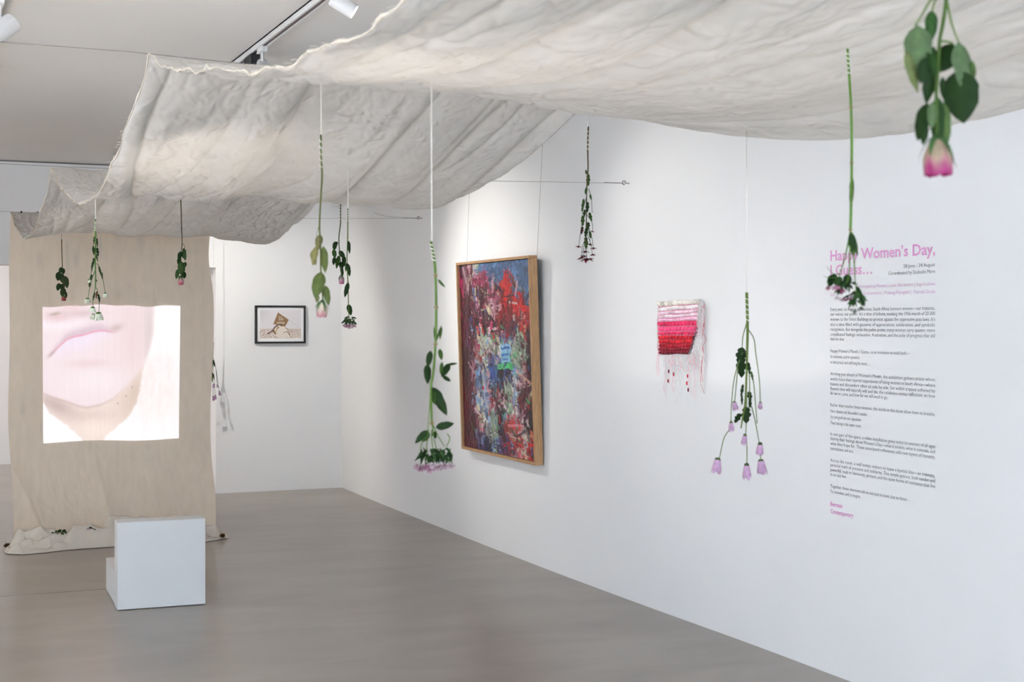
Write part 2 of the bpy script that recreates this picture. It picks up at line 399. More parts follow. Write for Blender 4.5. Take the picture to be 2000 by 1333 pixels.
# grey water marks in the weave, fixed places
for k in range(34):
    sx, sz = rng.uniform(0.05, 0.95), rng.choice([rng.uniform(1.75, 2.2), rng.uniform(0.4, 1.8)])
    wx, wz = rng.uniform(0.006, 0.018), rng.uniform(0.02, 0.09)
    g = np.exp(-((tt - sx) / wx) ** 2 - ((zz - sz) / wz) ** 2) * (0.4 + 0.6 * vnoise(tt * 60 + k, zz * 25)) * rng.uniform(0.10, 0.28)
    stain = stain * (1 - g[..., None]) + g[..., None] * np.array((0.33, 0.31, 0.30))
M['drape_s'] = mat('calico_drape_stained', (1, 1, 1), 0.9, attr='Col', noise=0.05, nscale=24, bump=0.10, bscale=420, spec=0.1, stretch=(1, 1, 0.3), translucent=0.12)
d = grid_mesh('drape', np.stack([dx, dy, zz], -1), 'drape_s', drape, cols=stain, origin=drape.location)

# the projected picture: lower face, neck and fleece collar, as glowing colours on a sheet following the drape, in place of projector light
n = 230
c0 = [at_y(*p, YD) for p in ((83, 598), (352, 597), (84.5, 865), (349, 857))]
U, V = np.meshgrid(np.linspace(0, 1, n), np.linspace(0, 1, n))
def blob(cx, cy, rx, ry, a=0.0, p=2):
    ca, sa = math.cos(a), math.sin(a); du = (U - cx) * ca + (V - cy) * sa; dv = -(U - cx) * sa + (V - cy) * ca
    return np.exp(-(np.abs(du / rx) ** p + np.abs(dv / ry) ** p))
def mixc(img, m, c): return img * (1 - np.clip(m, 0, 1)[..., None]) + np.clip(m, 0, 1)[..., None] * np.array(c, float)
sg = lambda d_, w: 1 / (1 + np.exp(-np.clip(d_ / w, -40, 40)))
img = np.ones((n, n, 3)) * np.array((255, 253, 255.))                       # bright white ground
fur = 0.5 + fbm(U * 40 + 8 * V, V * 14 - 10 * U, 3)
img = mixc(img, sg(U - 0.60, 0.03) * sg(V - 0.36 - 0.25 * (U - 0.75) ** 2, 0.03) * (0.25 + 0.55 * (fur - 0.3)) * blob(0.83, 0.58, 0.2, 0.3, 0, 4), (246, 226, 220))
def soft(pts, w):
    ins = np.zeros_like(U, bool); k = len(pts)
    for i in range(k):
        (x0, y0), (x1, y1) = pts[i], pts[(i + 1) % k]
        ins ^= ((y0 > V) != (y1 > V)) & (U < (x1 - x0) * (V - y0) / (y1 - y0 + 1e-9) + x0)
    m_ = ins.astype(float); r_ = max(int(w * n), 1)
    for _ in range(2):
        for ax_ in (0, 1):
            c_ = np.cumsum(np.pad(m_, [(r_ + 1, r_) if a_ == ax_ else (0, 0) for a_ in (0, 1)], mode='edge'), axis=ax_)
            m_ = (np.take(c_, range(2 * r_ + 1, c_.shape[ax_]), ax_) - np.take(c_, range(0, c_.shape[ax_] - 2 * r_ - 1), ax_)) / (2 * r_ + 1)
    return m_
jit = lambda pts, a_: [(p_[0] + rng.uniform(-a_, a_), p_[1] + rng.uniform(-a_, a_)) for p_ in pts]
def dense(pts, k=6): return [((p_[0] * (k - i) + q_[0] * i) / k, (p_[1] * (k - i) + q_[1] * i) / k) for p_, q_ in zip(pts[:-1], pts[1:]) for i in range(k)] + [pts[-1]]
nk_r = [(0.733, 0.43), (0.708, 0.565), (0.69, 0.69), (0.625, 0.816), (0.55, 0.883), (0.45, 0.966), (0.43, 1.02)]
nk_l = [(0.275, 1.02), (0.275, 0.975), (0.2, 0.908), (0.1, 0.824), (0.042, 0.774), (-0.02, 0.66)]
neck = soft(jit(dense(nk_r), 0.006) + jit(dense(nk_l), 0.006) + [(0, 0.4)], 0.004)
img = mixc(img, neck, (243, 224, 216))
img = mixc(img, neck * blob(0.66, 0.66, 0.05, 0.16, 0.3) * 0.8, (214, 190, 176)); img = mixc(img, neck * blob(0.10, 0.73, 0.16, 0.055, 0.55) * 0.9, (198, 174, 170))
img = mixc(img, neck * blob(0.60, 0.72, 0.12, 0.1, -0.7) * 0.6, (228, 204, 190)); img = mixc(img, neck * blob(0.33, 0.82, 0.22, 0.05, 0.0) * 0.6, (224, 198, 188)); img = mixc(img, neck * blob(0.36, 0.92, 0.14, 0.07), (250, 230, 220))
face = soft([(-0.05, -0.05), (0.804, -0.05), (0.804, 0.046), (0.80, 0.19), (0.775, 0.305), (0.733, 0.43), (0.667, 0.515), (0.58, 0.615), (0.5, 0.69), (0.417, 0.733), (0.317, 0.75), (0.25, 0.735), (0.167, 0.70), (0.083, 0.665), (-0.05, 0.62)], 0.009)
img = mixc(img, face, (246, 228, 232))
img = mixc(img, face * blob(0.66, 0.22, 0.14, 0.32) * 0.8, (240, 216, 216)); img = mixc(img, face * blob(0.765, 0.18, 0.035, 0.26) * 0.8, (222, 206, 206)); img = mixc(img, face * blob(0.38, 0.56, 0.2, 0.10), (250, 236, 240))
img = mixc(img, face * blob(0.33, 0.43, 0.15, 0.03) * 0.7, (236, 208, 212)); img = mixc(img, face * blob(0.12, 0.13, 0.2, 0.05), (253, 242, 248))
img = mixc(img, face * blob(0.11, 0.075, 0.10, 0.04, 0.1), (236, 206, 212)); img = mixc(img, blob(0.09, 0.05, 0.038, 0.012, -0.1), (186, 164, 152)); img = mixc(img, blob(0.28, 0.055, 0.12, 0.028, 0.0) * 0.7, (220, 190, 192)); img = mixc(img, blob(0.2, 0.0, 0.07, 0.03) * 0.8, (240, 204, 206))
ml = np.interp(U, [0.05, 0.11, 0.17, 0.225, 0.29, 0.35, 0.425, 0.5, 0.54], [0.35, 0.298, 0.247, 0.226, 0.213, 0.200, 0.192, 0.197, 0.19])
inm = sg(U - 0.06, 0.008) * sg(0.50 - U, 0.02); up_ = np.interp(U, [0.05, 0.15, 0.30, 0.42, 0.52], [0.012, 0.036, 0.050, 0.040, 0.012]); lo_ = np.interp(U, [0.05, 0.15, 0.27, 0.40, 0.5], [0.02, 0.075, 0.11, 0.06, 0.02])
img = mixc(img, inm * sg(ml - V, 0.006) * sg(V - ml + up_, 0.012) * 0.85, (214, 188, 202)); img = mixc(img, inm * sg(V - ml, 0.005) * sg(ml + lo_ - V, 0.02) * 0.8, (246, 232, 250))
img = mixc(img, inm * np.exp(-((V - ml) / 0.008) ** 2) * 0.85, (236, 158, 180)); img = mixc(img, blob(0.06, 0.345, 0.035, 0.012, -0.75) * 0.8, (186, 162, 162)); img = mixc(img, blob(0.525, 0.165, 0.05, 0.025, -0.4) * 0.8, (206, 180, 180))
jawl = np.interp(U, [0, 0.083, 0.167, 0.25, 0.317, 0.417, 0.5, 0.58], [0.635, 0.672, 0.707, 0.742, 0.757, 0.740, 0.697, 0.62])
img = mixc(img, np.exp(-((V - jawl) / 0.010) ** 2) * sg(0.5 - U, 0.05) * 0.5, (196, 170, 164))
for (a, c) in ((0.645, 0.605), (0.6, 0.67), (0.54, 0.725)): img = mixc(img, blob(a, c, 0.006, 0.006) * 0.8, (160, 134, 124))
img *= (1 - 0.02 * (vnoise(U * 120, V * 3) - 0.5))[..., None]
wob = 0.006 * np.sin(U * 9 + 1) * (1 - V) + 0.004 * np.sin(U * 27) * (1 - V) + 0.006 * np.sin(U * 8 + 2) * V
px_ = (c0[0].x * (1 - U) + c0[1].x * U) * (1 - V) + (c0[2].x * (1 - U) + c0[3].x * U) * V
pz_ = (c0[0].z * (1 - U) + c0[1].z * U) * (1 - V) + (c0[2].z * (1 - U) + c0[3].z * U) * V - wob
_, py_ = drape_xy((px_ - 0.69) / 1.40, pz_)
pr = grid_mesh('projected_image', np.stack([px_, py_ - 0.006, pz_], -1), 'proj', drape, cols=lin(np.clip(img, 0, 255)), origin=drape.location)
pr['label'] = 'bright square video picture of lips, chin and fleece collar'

# heap of cloth at the foot
nx, ny = 230, 84
sx_ = np.linspace(0, 1, nx)[None, :].repeat(ny, 0); sy_ = np.linspace(0, 1, ny)[:, None].repeat(nx, 1)
front = np.interp(np.linspace(0, 1, nx), [0, 0.06, 0.14, 0.25, 0.5, 0.7, 0.85, 1], [10.29, 10.22, 10.24, 10.30, 10.33, 10.30, 10.27, 10.40])[None, :]
hx = 0.655 + sx_ * 1.55 + 0.02 * (vnoise(sy_ * 5, sx_ * 3) - 0.5)
hy = front + (10.60 - front) * sy_ + 0.015 * fbm(sx_ * 14, sy_ * 3, 2)
env = np.clip(sy_ / 0.07, 0, 1) ** 0.5 * np.clip((1 - sy_) / 0.25, 0, 1) ** 0.6 * np.clip(sx_ / 0.03, 0, 1) ** 0.6 * np.clip((1 - sx_) / 0.05, 0, 1) ** 0.7
wq = 0.03 * fbm(hx * 5, hy * 7, 3)
def roll(x0, y0, x1, y1, h0, h1, w, sharp=0.35):
    """one fold: steep on the near side, long slope behind"""
    ax, ay = x1 - x0, y1 - y0; l2 = ax * ax + ay * ay; tt_ = ((hx + wq - x0) * ax + (hy + wq - y0) * ay) / l2; tc_ = np.clip(tt_, 0, 1)
    sdist = ((hx + wq - x0) * -ay + (hy + wq - y0) * ax) / math.sqrt(l2); over = np.abs(tt_ - tc_) * math.sqrt(l2)
    ww = np.where(sdist > 0, w, w * sharp); e_ = np.sqrt((sdist / ww) ** 2 + (over / (w * 0.8)) ** 2)
    return (h0 + (h1 - h0) * tc_) * np.clip(1 - e_ ** 1.1, 0, 1)
rolls = [roll(0.68, 10.25, 1.16, 10.40, 0.055, 0.105, 0.12), roll(0.74, 10.42, 0.98, 10.44, 0.13, 0.10, 0.10, 0.8), roll(1.10, 10.34, 1.50, 10.37, 0.13, 0.10, 0.12, 0.5), roll(0.98, 10.30, 1.22, 10.27, 0.05, 0.07, 0.06),
         roll(1.20, 10.31, 1.72, 10.32, 0.075, 0.05, 0.07), roll(1.36, 10.45, 1.74, 10.46, 0.17, 0.14, 0.09, 0.8), roll(1.70, 10.33, 2.10, 10.42, 0.09, 0.085, 0.09), roll(1.80, 10.31, 2.02, 10.33, 0.06, 0.045, 0.05), roll(2.0, 10.40, 2.20, 10.43, 0.05, 0.02, 0.05)]
tri = lambda v: np.abs(v % 1 - 0.5) * 2
crs = sum(a_ * (tri(hx * fx_ + hy * fy_ + ph_ + 0.9 * fbm(hx * 3 + ph_, hy * 4, 2)) - 0.5) for a_, fx_, fy_, ph_ in ((0.030, 2.3, 4.0, 0.1), (0.026, 3.7, -5.2, 0.6), (0.016, 7.1, 3.0, 0.3), (0.012, 5.0, -11.0, 0.8)))
hz = np.maximum.reduce(rolls + [np.full_like(hx, 0.018)]) * 1.05 + crs * np.clip(sy_ * 3, 0.25, 1) + 0.010 * (ridge(hx * 16 + 5 * hy, hy * 18 - 4 * hx) ** 5)
hz = env * np.clip(hz * 1.15, 0.010, 0.3)
hz = np.where(env <= 0.001, 0.004, hz + 0.004)
P = np.stack([hx, hy, hz], -1)
hp_ = grid_mesh('floor_heap', P, 'heap', drape, origin=drape.location); hp_['label'] = 'crumpled lower end lying on the floor'
def heap_z(x, y):
    k = np.argmin((hx - x) ** 2 + (hy - y) ** 2); return float(hz.flat[k])
for k in range(4):
    b = MB(); px = 0.76 + 0.11 * k; b.box((px - 0.006, YD - 0.010, 2.338), (px + 0.006, YD + 0.010, 2.362)); b.build('pin', 'black', drape)

# wires
def wire(y, zl, zr, ends, lab, hookz, dy=0.03, stray=False):
    o = thing('support_wire', lab, 'wire', (XL, y, ends), 'wires carrying the canopy')
    b = MB(); xw = wall_at(y)
    b.tube([(XL, y, ends), (0.6, y, zl + 0.002), (2.1, y, zr + 0.002), (xw - 0.03, y + dy, hookz)], 0.0012, 6); b.build('cable', 'wire', o)
    hk = MB(); c = Vector((xw, y + dy, hookz))
    hk.tube([c, c + Vector((-0.022, 0, 0)), c + Vector((-0.03, -0.004, 0.012)), c + Vector((-0.042, -0.006, 0.012)), c + Vector((-0.048, -0.006, 0)), c + Vector((-0.040, -0.004, -0.009)), c + Vector((-0.03, 0, -0.006))], 0.0035, 6)
    hk.build('hook', 'wire', o)
    ht = MB(); ht.tube([c + Vector((-0.045, 0, 0)), c + Vector((-0.16, 0.002, -0.001))], 0.0032, 5)
    if stray: ht.tube([c + Vector((-0.15, 0, 0)), c + Vector((-0.30, -0.01, 0.004)), c + Vector((-0.42, -0.03, 0.03))], 0.0012, 4)
    ht.build('twisted_end', 'wire', o)
wire(YW[0], 2.34, 2.34, 2.36, 'thin steel wire nearest the viewer above the canopy', 2.38)
wire(YW[1], 2.372, 2.322, 2.392, 'thin steel wire leaving the highest canopy fold to the left', 2.40, -0.3)
wire(YW[2], 2.342, 2.339, 2.40, 'thin steel wire hooked to the wall right of the large painting', 2.383)
wire(YW[3], 2.354, 2.344, 2.37, 'thin steel wire over the hanging tan drop cloth', 2.415, 0.26, True)

# ------------------------------------------------------------------ stepped plinth seat
pb = thing('plinth_seat', 'low white block seat with tall back, on the floor before the drop cloth', 'seat', (1.335, 8.37, 0))
pb.rotation_euler = (0, 0, -0.03)
b = MB(); b.local = True; b.box((-0.240, -0.33, 0.004), (0.240, -0.185, 0.485)); bevel(b.build('backrest', 'plinth', pb), 0.002)
b = MB(); b.local = True; b.box((-0.236, -0.185, 0.004), (0.236, 0.33, 0.19)); bevel(b.build('seat_block', 'plinth', pb), 0.002)

# ------------------------------------------------------------------ large painting
xf_b, xf_t = 3.735, 3.69
PBL = at_x(901, 878, xf_b); PBR = at_x(1046, 909, xf_b); PTL = at_x(890, 513, xf_t); PTR = at_x(1032, 500, xf_t)
yl = (PBL.y + PTL.y) / 2; yr = (PBR.y + PTR.y) / 2; zb = (PBL.z + PBR.z) / 2; zt = (PTL.z + PTR.z) / 2
PWID = yl - yr; PHGT = math.hypot(zt - zb, xf_b - xf_t); tilt = math.atan2(xf_b - xf_t, zt - zb)
zax = Vector((-math.sin(tilt), 0, math.cos(tilt))); xax = Vector((0, -1, 0)); yax = zax.cross(xax)
pt = thing('framed_painting', 'large abstract red and blue oil painting in an oak frame', 'painting')
pt.matrix_world = Matrix(((xax.x, yax.x, zax.x, xf_b), (xax.y, yax.y, zax.y, (yl + yr) / 2), (xax.z, yax.z, zax.z, zb), (0, 0, 0, 1)))
hw, fw, dp = PWID / 2, 0.018, 0.058
for nm, m_, a, c in (('frame_rail', 'oakh', (-hw, 0, 0), (hw, dp, fw)), ('frame_rail', 'oakh', (-hw, 0, PHGT - fw), (hw, dp, PHGT)),
                     ('frame_stile', 'oak', (-hw, 0, fw), (-hw + fw, dp, PHGT - fw)), ('frame_stile', 'oak', (hw - fw, 0, fw), (hw, dp, PHGT - fw))):
    b = MB(); b.local = True; b.box(a, c); bevel(b.build(nm, m_, pt), 0.0015)
b = MB(); b.local = True; b.box((-hw + fw, 0.030, fw), (hw - fw, 0.05, PHGT - fw)); b.build('backing_board', 'black', pt)

def paint_abstract(nw, nh):
    pal = dict(m=(96, 24, 48), M=(70, 16, 38), r=(206, 36, 36), R=(168, 24, 40), b=(84, 114, 152), B=(56, 82, 142), d=(44, 36, 70), p=(206, 168, 178), g=(160, 178, 156),
               w=(214, 206, 200), c=(206, 190, 160), k=(30, 20, 30), l=(140, 170, 208), P=(170, 60, 100), s=(104, 140, 180), G=(90, 200, 130), o=(214, 120, 90), v=(110, 80, 130))
    rows = ['Md mp wg bs bb bs bb bb bb bb', 'Mp mc wP Pp bs bb rb bs bs bb', 'mP pc PP PP bp bb rr br bb bb', 'mP mp cb mR Pm mo rr rr bs bs',
            'mm mP mm mm pP Pv Rr rr rs bb', 'mP mm pP mm pm Pm RR Rr rr sr', 'mP mm pP mP pc pR RR Rr Rm rr', 'mm mm mm mP pm Rm Rm pm mR rr',
            'mm mM dm mp Pm mR mR Bm mc RM', 'mm MP dp gp gm pm Rm dm gm MM', 'mm mp cg gp gg pg ll gw gw mM', 'mm mp Pg gw gp gp ls gw gm mM',
            'mm mp gR gp gm wp ls gw gp dM', 'mm mp pl gw Bb bp GG gw pm kM', 'mm mp lp gc Bb bB kB lw pg kM', 'mm mp lw pl BB bg lB wl pm kM',
            'mm mp lb pw Bl vm gl wl mp cM', 'mm mp lb wp lm mp gw wl mM cM', 'mm mp lw pl wm pm gG lw mR MM', 'mm mp lw wl pR mp gG wm mr MM',
            'mm mp cw lp gl km pG wp pM MM', 'mm mp cg wl gl kd oR rp wM Mk', 'mm mM pc lw gc kk Ro rr cr Mo', 'mm mg mv kd gg km vR oR pw rc',
            'mm gm vl kd lg vk vr Ro rw Rc', 'mm mm vd Bd gl vd RR op cp Rk']
    rows = [q.split() for q in rows]; nr = len(rows)
    im = np.zeros((nh, nw, 3)); r2 = np.random.default_rng(11)
    uu, vv = np.meshgrid(np.arange(nw) / nw, np.arange(nh) / nh)
    ci = np.clip((uu * 10 + 0.9 * fbm(uu * 12, vv * 20, 3)).astype(int), 0, 9); ri = np.clip((vv * nr + 1.2 * fbm(uu * 10 + 50, vv * 22, 3)).astype(int), 0, nr - 1)
    A = np.array([[pal[q[0]] for q in row] for row in rows], float); Bc = np.array([[pal[q[1]] for q in row] for row in rows], float)
    k = (vnoise(uu * 24, vv * 30) > 0.56)[..., None]
    im = np.where(k, Bc[ri, ci], A[ri, ci])
    def rect(u0, u1, v0, v1, col, jit=10, hole=0.0):
        kk = (uu > u0 + 0.012 * (vnoise(vv * 60, uu * 4) - 0.5)) & (uu < u1 + 0.03 * (vnoise(vv * 40, uu * 4 + 7) - 0.5)) & (vv > v0 + 0.012 * (vnoise(uu * 30, vv * 5) - 0.5)) & (vv < v1 + 0.012 * (vnoise(uu * 30, vv * 5 + 9) - 0.5)) & (vnoise(uu * 60, vv * 90) >= hole)
        im[kk] = (np.array(col, float) + (jit * 2 * (vnoise(uu * 50, vv * 50) - 0.5))[..., None])[kk]
    rect(0.24, 0.31, 0.19, 0.29, (196, 140, 170), 40, 0.2); rect(0.42, 0.52, 0.27, 0.42, (86, 22, 52), 20, 0.22); rect(0.38, 0.42, 0.24, 0.46, (196, 178, 182), 40, 0.25); rect(0.72, 0.75, 0.29, 0.42, (36, 50, 120), 20, 0.3)
    rect(0.58, 0.64, 0.10, 0.2, (198, 66, 50), 20, 0.2); rect(0.74, 0.86, 0.17, 0.27, (204, 42, 34), 20, 0.15); rect(0.82, 0.97, 0.24, 0.36, (196, 30, 38), 20, 0.15); rect(0.96, 1.0, 0.28, 0.42, (70, 130, 190), 20, 0.1)
    rect(0.22, 0.33, 0.335, 0.375, (60, 40, 78), 20, 0.15); rect(0.91, 1.0, 0.50, 0.64, (28, 20, 34), 10, 0.12); rect(0.50, 0.56, 0.76, 0.86, (34, 24, 44), 14, 0.15); rect(0.0, 0.10, 0.42, 0.80, (92, 24, 46), 16, 0.2)
    hgt = np.zeros((nh, nw))
    for s_ in range(3600):
        cx, cy = r2.random(), r2.random(); row = rows[min(int(cy * nr), nr - 1)]; q = row[min(int(cx * 10), 9)]
        col = (im[min(int(cy * nh), nh - 1), min(int(cx * nw), nw - 1)] if r2.random() < 0.62 else np.array(pal[q[0] if r2.random() < 0.6 else q[1]], float)) * r2.uniform(0.70, 1.22)
        if r2.random() < (0.09 if 0.15 < cx else 0.02) and cy > 0.08: col = np.array(pal[r2.choice(list('wcpgMkd'))], float)
        if r2.random() < (0.05 if cx > 0.12 else 0.0) and cy > 0.25: col = np.array(pal[r2.choice(list('rBGl'))], float)
        vert = r2.random() < 0.62; ln = r2.uniform(2, 9) if r2.random() < 0.8 else r2.uniform(8, 20); wd = r2.uniform(0.6, 2.6)
        if cx < 0.15: vert = True; ln *= 1.6
        ang = (math.pi / 2 if vert else r2.uniform(0, math.pi)) + r2.normal(0, 0.22)
        x0, y0 = cx * nw, cy * nh; R_ = int(ln) + 3
        i0, i1, j0, j1 = max(int(x0) - R_, 0), min(int(x0) + R_, nw), max(int(y0) - R_, 0), min(int(y0) + R_, nh)
        if i1 <= i0 or j1 <= j0: continue
        gx, gy = np.meshgrid(np.arange(i0, i1) - x0, np.arange(j0, j1) - y0)
        al = gx * math.cos(ang) + gy * math.sin(ang); ac = -gx * math.sin(ang) + gy * math.cos(ang)
        mk = ((np.abs(al) < ln) & (np.abs(ac) < wd))
        a_ = mk * r2.uniform(0.55, 1.0)
        im[j0:j1, i0:i1] = im[j0:j1, i0:i1] * (1 - a_[..., None]) + a_[..., None] * col
        hgt[j0:j1, i0:i1] += mk * (0.0006 * np.cos(np.clip(ac / wd, -1, 1) * 1.5))
    rect(0.57, 0.71, 0.425, 0.52, (150, 196, 224), 26); rect(0.58, 0.69, 0.44, 0.452, (58, 110, 180)); rect(0.58, 0.69, 0.475, 0.485, (66, 130, 196)); rect(0.60, 0.68, 0.50, 0.508, (70, 130, 196))
    rect(0.53, 0.72, 0.525, 0.552, (96, 206, 128), 24, 0.3); rect(0.53, 0.60, 0.552, 0.60, (46, 14, 28)); rect(0.19, 0.36, 0.075, 0.125, (140, 40, 84), 30, 0.28)
    mu = im.mean(2, keepdims=True); im = mu + 1.05 * (im - mu); im = 124 + 1.2 * (im - 124)
    return np.clip(im, 6, 255), hgt
nw, nh = 150, 350
im, hg = paint_abstract(nw, nh)
gx, gz = np.meshgrid(np.linspace(-hw + fw + 0.003, hw - fw - 0.003, nw), np.linspace(PHGT - fw - 0.003, fw + 0.003, nh))
hg = np.clip(hg, 0, 0.004) + 0.0012 * vnoise(gx * 120, gz * 120)
cv = grid_mesh('canvas', np.stack([gx, 0.020 - hg, gz], -1), 'oil', pt, cols=lin(im)); cv['label'] = 'thickly painted canvas in maroon, red, blue and pale green'
# its two hanging cables
for (pxa, pya, lab) in ((911, 512, 'thin cable on the far side holding the large painting'), (1048, 499, 'thin cable on the near side holding the large painting')):
    top = at_x(pxa, pya, 3.75); b = MB(); o_ = (3.79, top.y, CEIL)
    b.tube([(3.79, top.y + (0.0 if pxa < 1000 else -0.035), CEIL), (3.752, top.y, top.z - 0.03)], 0.0014, 6)
    tag(b.build('hanging_cable', 'cable'), lab, 'cable', 'cables of the large painting')

# ------------------------------------------------------------------ small framed photograph on the end wall
q0 = at_y(497, 597, YB); q1 = at_y(595.5, 671, YB)
fp = thing('framed_photograph', 'small black framed photograph on the end wall', 'picture', ((q0.x + q1.x) / 2, YB, q1.z))
w2, hh, bw = (q1.x - q0.x) / 2, q0.z - q1.z, 0.0185
for nm, a, c in (('frame_bar', (-w2, -0.032, 0), (w2, -0.002, bw)), ('frame_bar', (-w2, -0.032, hh - bw), (w2, -0.002, hh)), ('frame_bar', (-w2, -0.032, bw), (-w2 + bw, -0.002, hh - bw)), ('frame_bar', (w2 - bw, -0.032, bw), (w2, -0.002, hh - bw))):
    b = MB(); b.local = True; b.box(a, c); bevel(b.build(nm, 'fblack', fp), 0.001)
b = MB(); b.local = True; b.box((-w2 + bw, -0.021, bw), (w2 - bw, -0.003, hh - bw)); b.build('mat_board', 'matboard', fp)
b = MB(); b.local = True; b.box((-w2 + bw, -0.026, bw), (w2 - bw, -0.024, hh - bw)); b.build('glass_pane', 'glass', fp)
nw, nh = 168, 120
U, V = np.meshgrid(np.linspace(0, 1, nw), np.linspace(0, 1, nh))
ph = np.ones((nh, nw, 3)) * np.array((236, 232, 234.)) - (14 * blob(0.05, 0.1, 0.15, 0.3))[..., None]
gnd = sg(V - 0.665 - 0.01 * np.sin(U * 9), 0.008); tx = vnoise(U * 34, V * 26); tx2 = vnoise(U * 70, V * 50)
ph = mixc(ph, gnd, (226, 210, 200)); ph = mixc(ph, gnd * (tx > 0.62) * 0.7, (250, 240, 232)); ph = mixc(ph, gnd * (tx2 > 0.76) * 0.75, (120, 96, 84)); ph = mixc(ph, gnd * blob(0.5, 0.70, 0.6, 0.06) * 0.35, (186, 156, 138))
def poly(img, pts, col, s=1.0):
    ins = np.zeros_like(U, bool); k = len(pts)
    for i in range(k):
        (x0, y0), (x1, y1) = pts[i], pts[(i + 1) % k]
        cnd = ((y0 > V) != (y1 > V)) & (U < (x1 - x0) * (V - y0) / (y1 - y0 + 1e-9) + x0); ins ^= cnd
    return mixc(img, ins * s, col)
def stroke(img, pts, w, col):
    for (x0, y0), (x1, y1) in zip(pts[:-1], pts[1:]):
        dx_, dy_ = (x1 - x0) * 1.4, y1 - y0; t_ = np.clip((((U - x0) * 1.4) * dx_ + (V - y0) * dy_) / (dx_ * dx_ + dy_ * dy_ + 1e-9), 0, 1)
        dd = np.hypot((U - x0) * 1.4 - t_ * dx_, V - y0 - t_ * dy_); img = mixc(img, dd < w, col)
    return img
ph = poly(ph, [(0.44, 0.09), (0.705, 0.35), (0.61, 0.60), (0.325, 0.50)], (150, 112, 66))
for ln in ([(0.465, 0.22), (0.475, 0.27), (0.50, 0.27)], [(0.53, 0.22), (0.515, 0.27)], [(0.465, 0.31), (0.49, 0.33), (0.47, 0.37)], [(0.51, 0.31), (0.51, 0.37)], [(0.53, 0.31), (0.55, 0.34), (0.575, 0.31)], [(0.55, 0.34), (0.545, 0.37)],
           [(0.42, 0.43), (0.425, 0.48), (0.45, 0.48), (0.45, 0.43)], [(0.475, 0.43), (0.475, 0.48)], [(0.495, 0.48), (0.495, 0.43), (0.515, 0.45)], [(0.535, 0.43), (0.54, 0.48), (0.555, 0.45), (0.57, 0.48), (0.575, 0.43)], [(0.595, 0.48), (0.595, 0.43)]):
    ph = stroke(ph, ln, 0.009, (236, 226, 214))
ph = stroke(ph, [(0.72, 0.37), (0.99, 0.66)], 0.004, (190, 188, 190))
ph = poly(ph, [(0.34, 0.66), (0.46, 0.50), (0.55, 0.55), (0.66, 0.66), (0.80, 0.98), (0.45, 0.98), (0.36, 0.86)], (238, 226, 214))
ph = stroke(ph, [(0.19, 0.835), (0.30, 0.75), (0.37, 0.60), (0.46, 0.51), (0.54, 0.56)], 0.022, (88, 58, 44)); ph = stroke(ph, [(0.33, 0.72), (0.38, 0.84)], 0.028, (120, 82, 44)); ph = stroke(ph, [(0.44, 0.56), (0.38, 0.80)], 0.020, (196, 166, 110)); ph = stroke(ph, [(0.46, 0.60), (0.44, 0.66)], 0.012, (60, 40, 36))
ph = stroke(ph, [(0.58, 0.80), (0.66, 0.76), (0.74, 0.92), (0.78, 1.0)], 0.012, (150, 118, 80)); ph = stroke(ph, [(0.63, 0.63), (0.67, 0.68), (0.73, 0.86)], 0.010, (110, 90, 70))
gx, gz = np.meshgrid(np.linspace(-w2 + bw + 0.026, w2 - bw - 0.026, nw), np.linspace(hh - bw - 0.022, bw + 0.030, nh))
g_ = grid_mesh('photo_print', np.stack([gx, np.full_like(gx, -0.0218), gz], -1), 'print', fp, cols=lin(np.clip(ph, 0, 255))); g_['label'] = 'print of a brown placard standing over a mound on pale ground'

# motion sensor high on the end wall
s0 = at_y(657, 399, YB - 0.04)
ms = thing('motion_sensor', 'small white motion sensor high on the end wall', 'sensor', (s0.x, YB, s0.z - 0.02))
b = MB(); b.box((s0.x - 0.03, YB - 0.02, s0.z - 0.03), (s0.x + 0.03, YB, s0.z + 0.03)); bevel(b.build('base', 'white', ms), 0.004)
b = MB(); b.lathe([(0.026, 0), (0.026, 0.02), (0.02, 0.035), (0.001, 0.04)], (s0.x, YB - 0.02, s0.z), (0, -1, -0.4), 14); b.build('dome', 'white', ms, True)

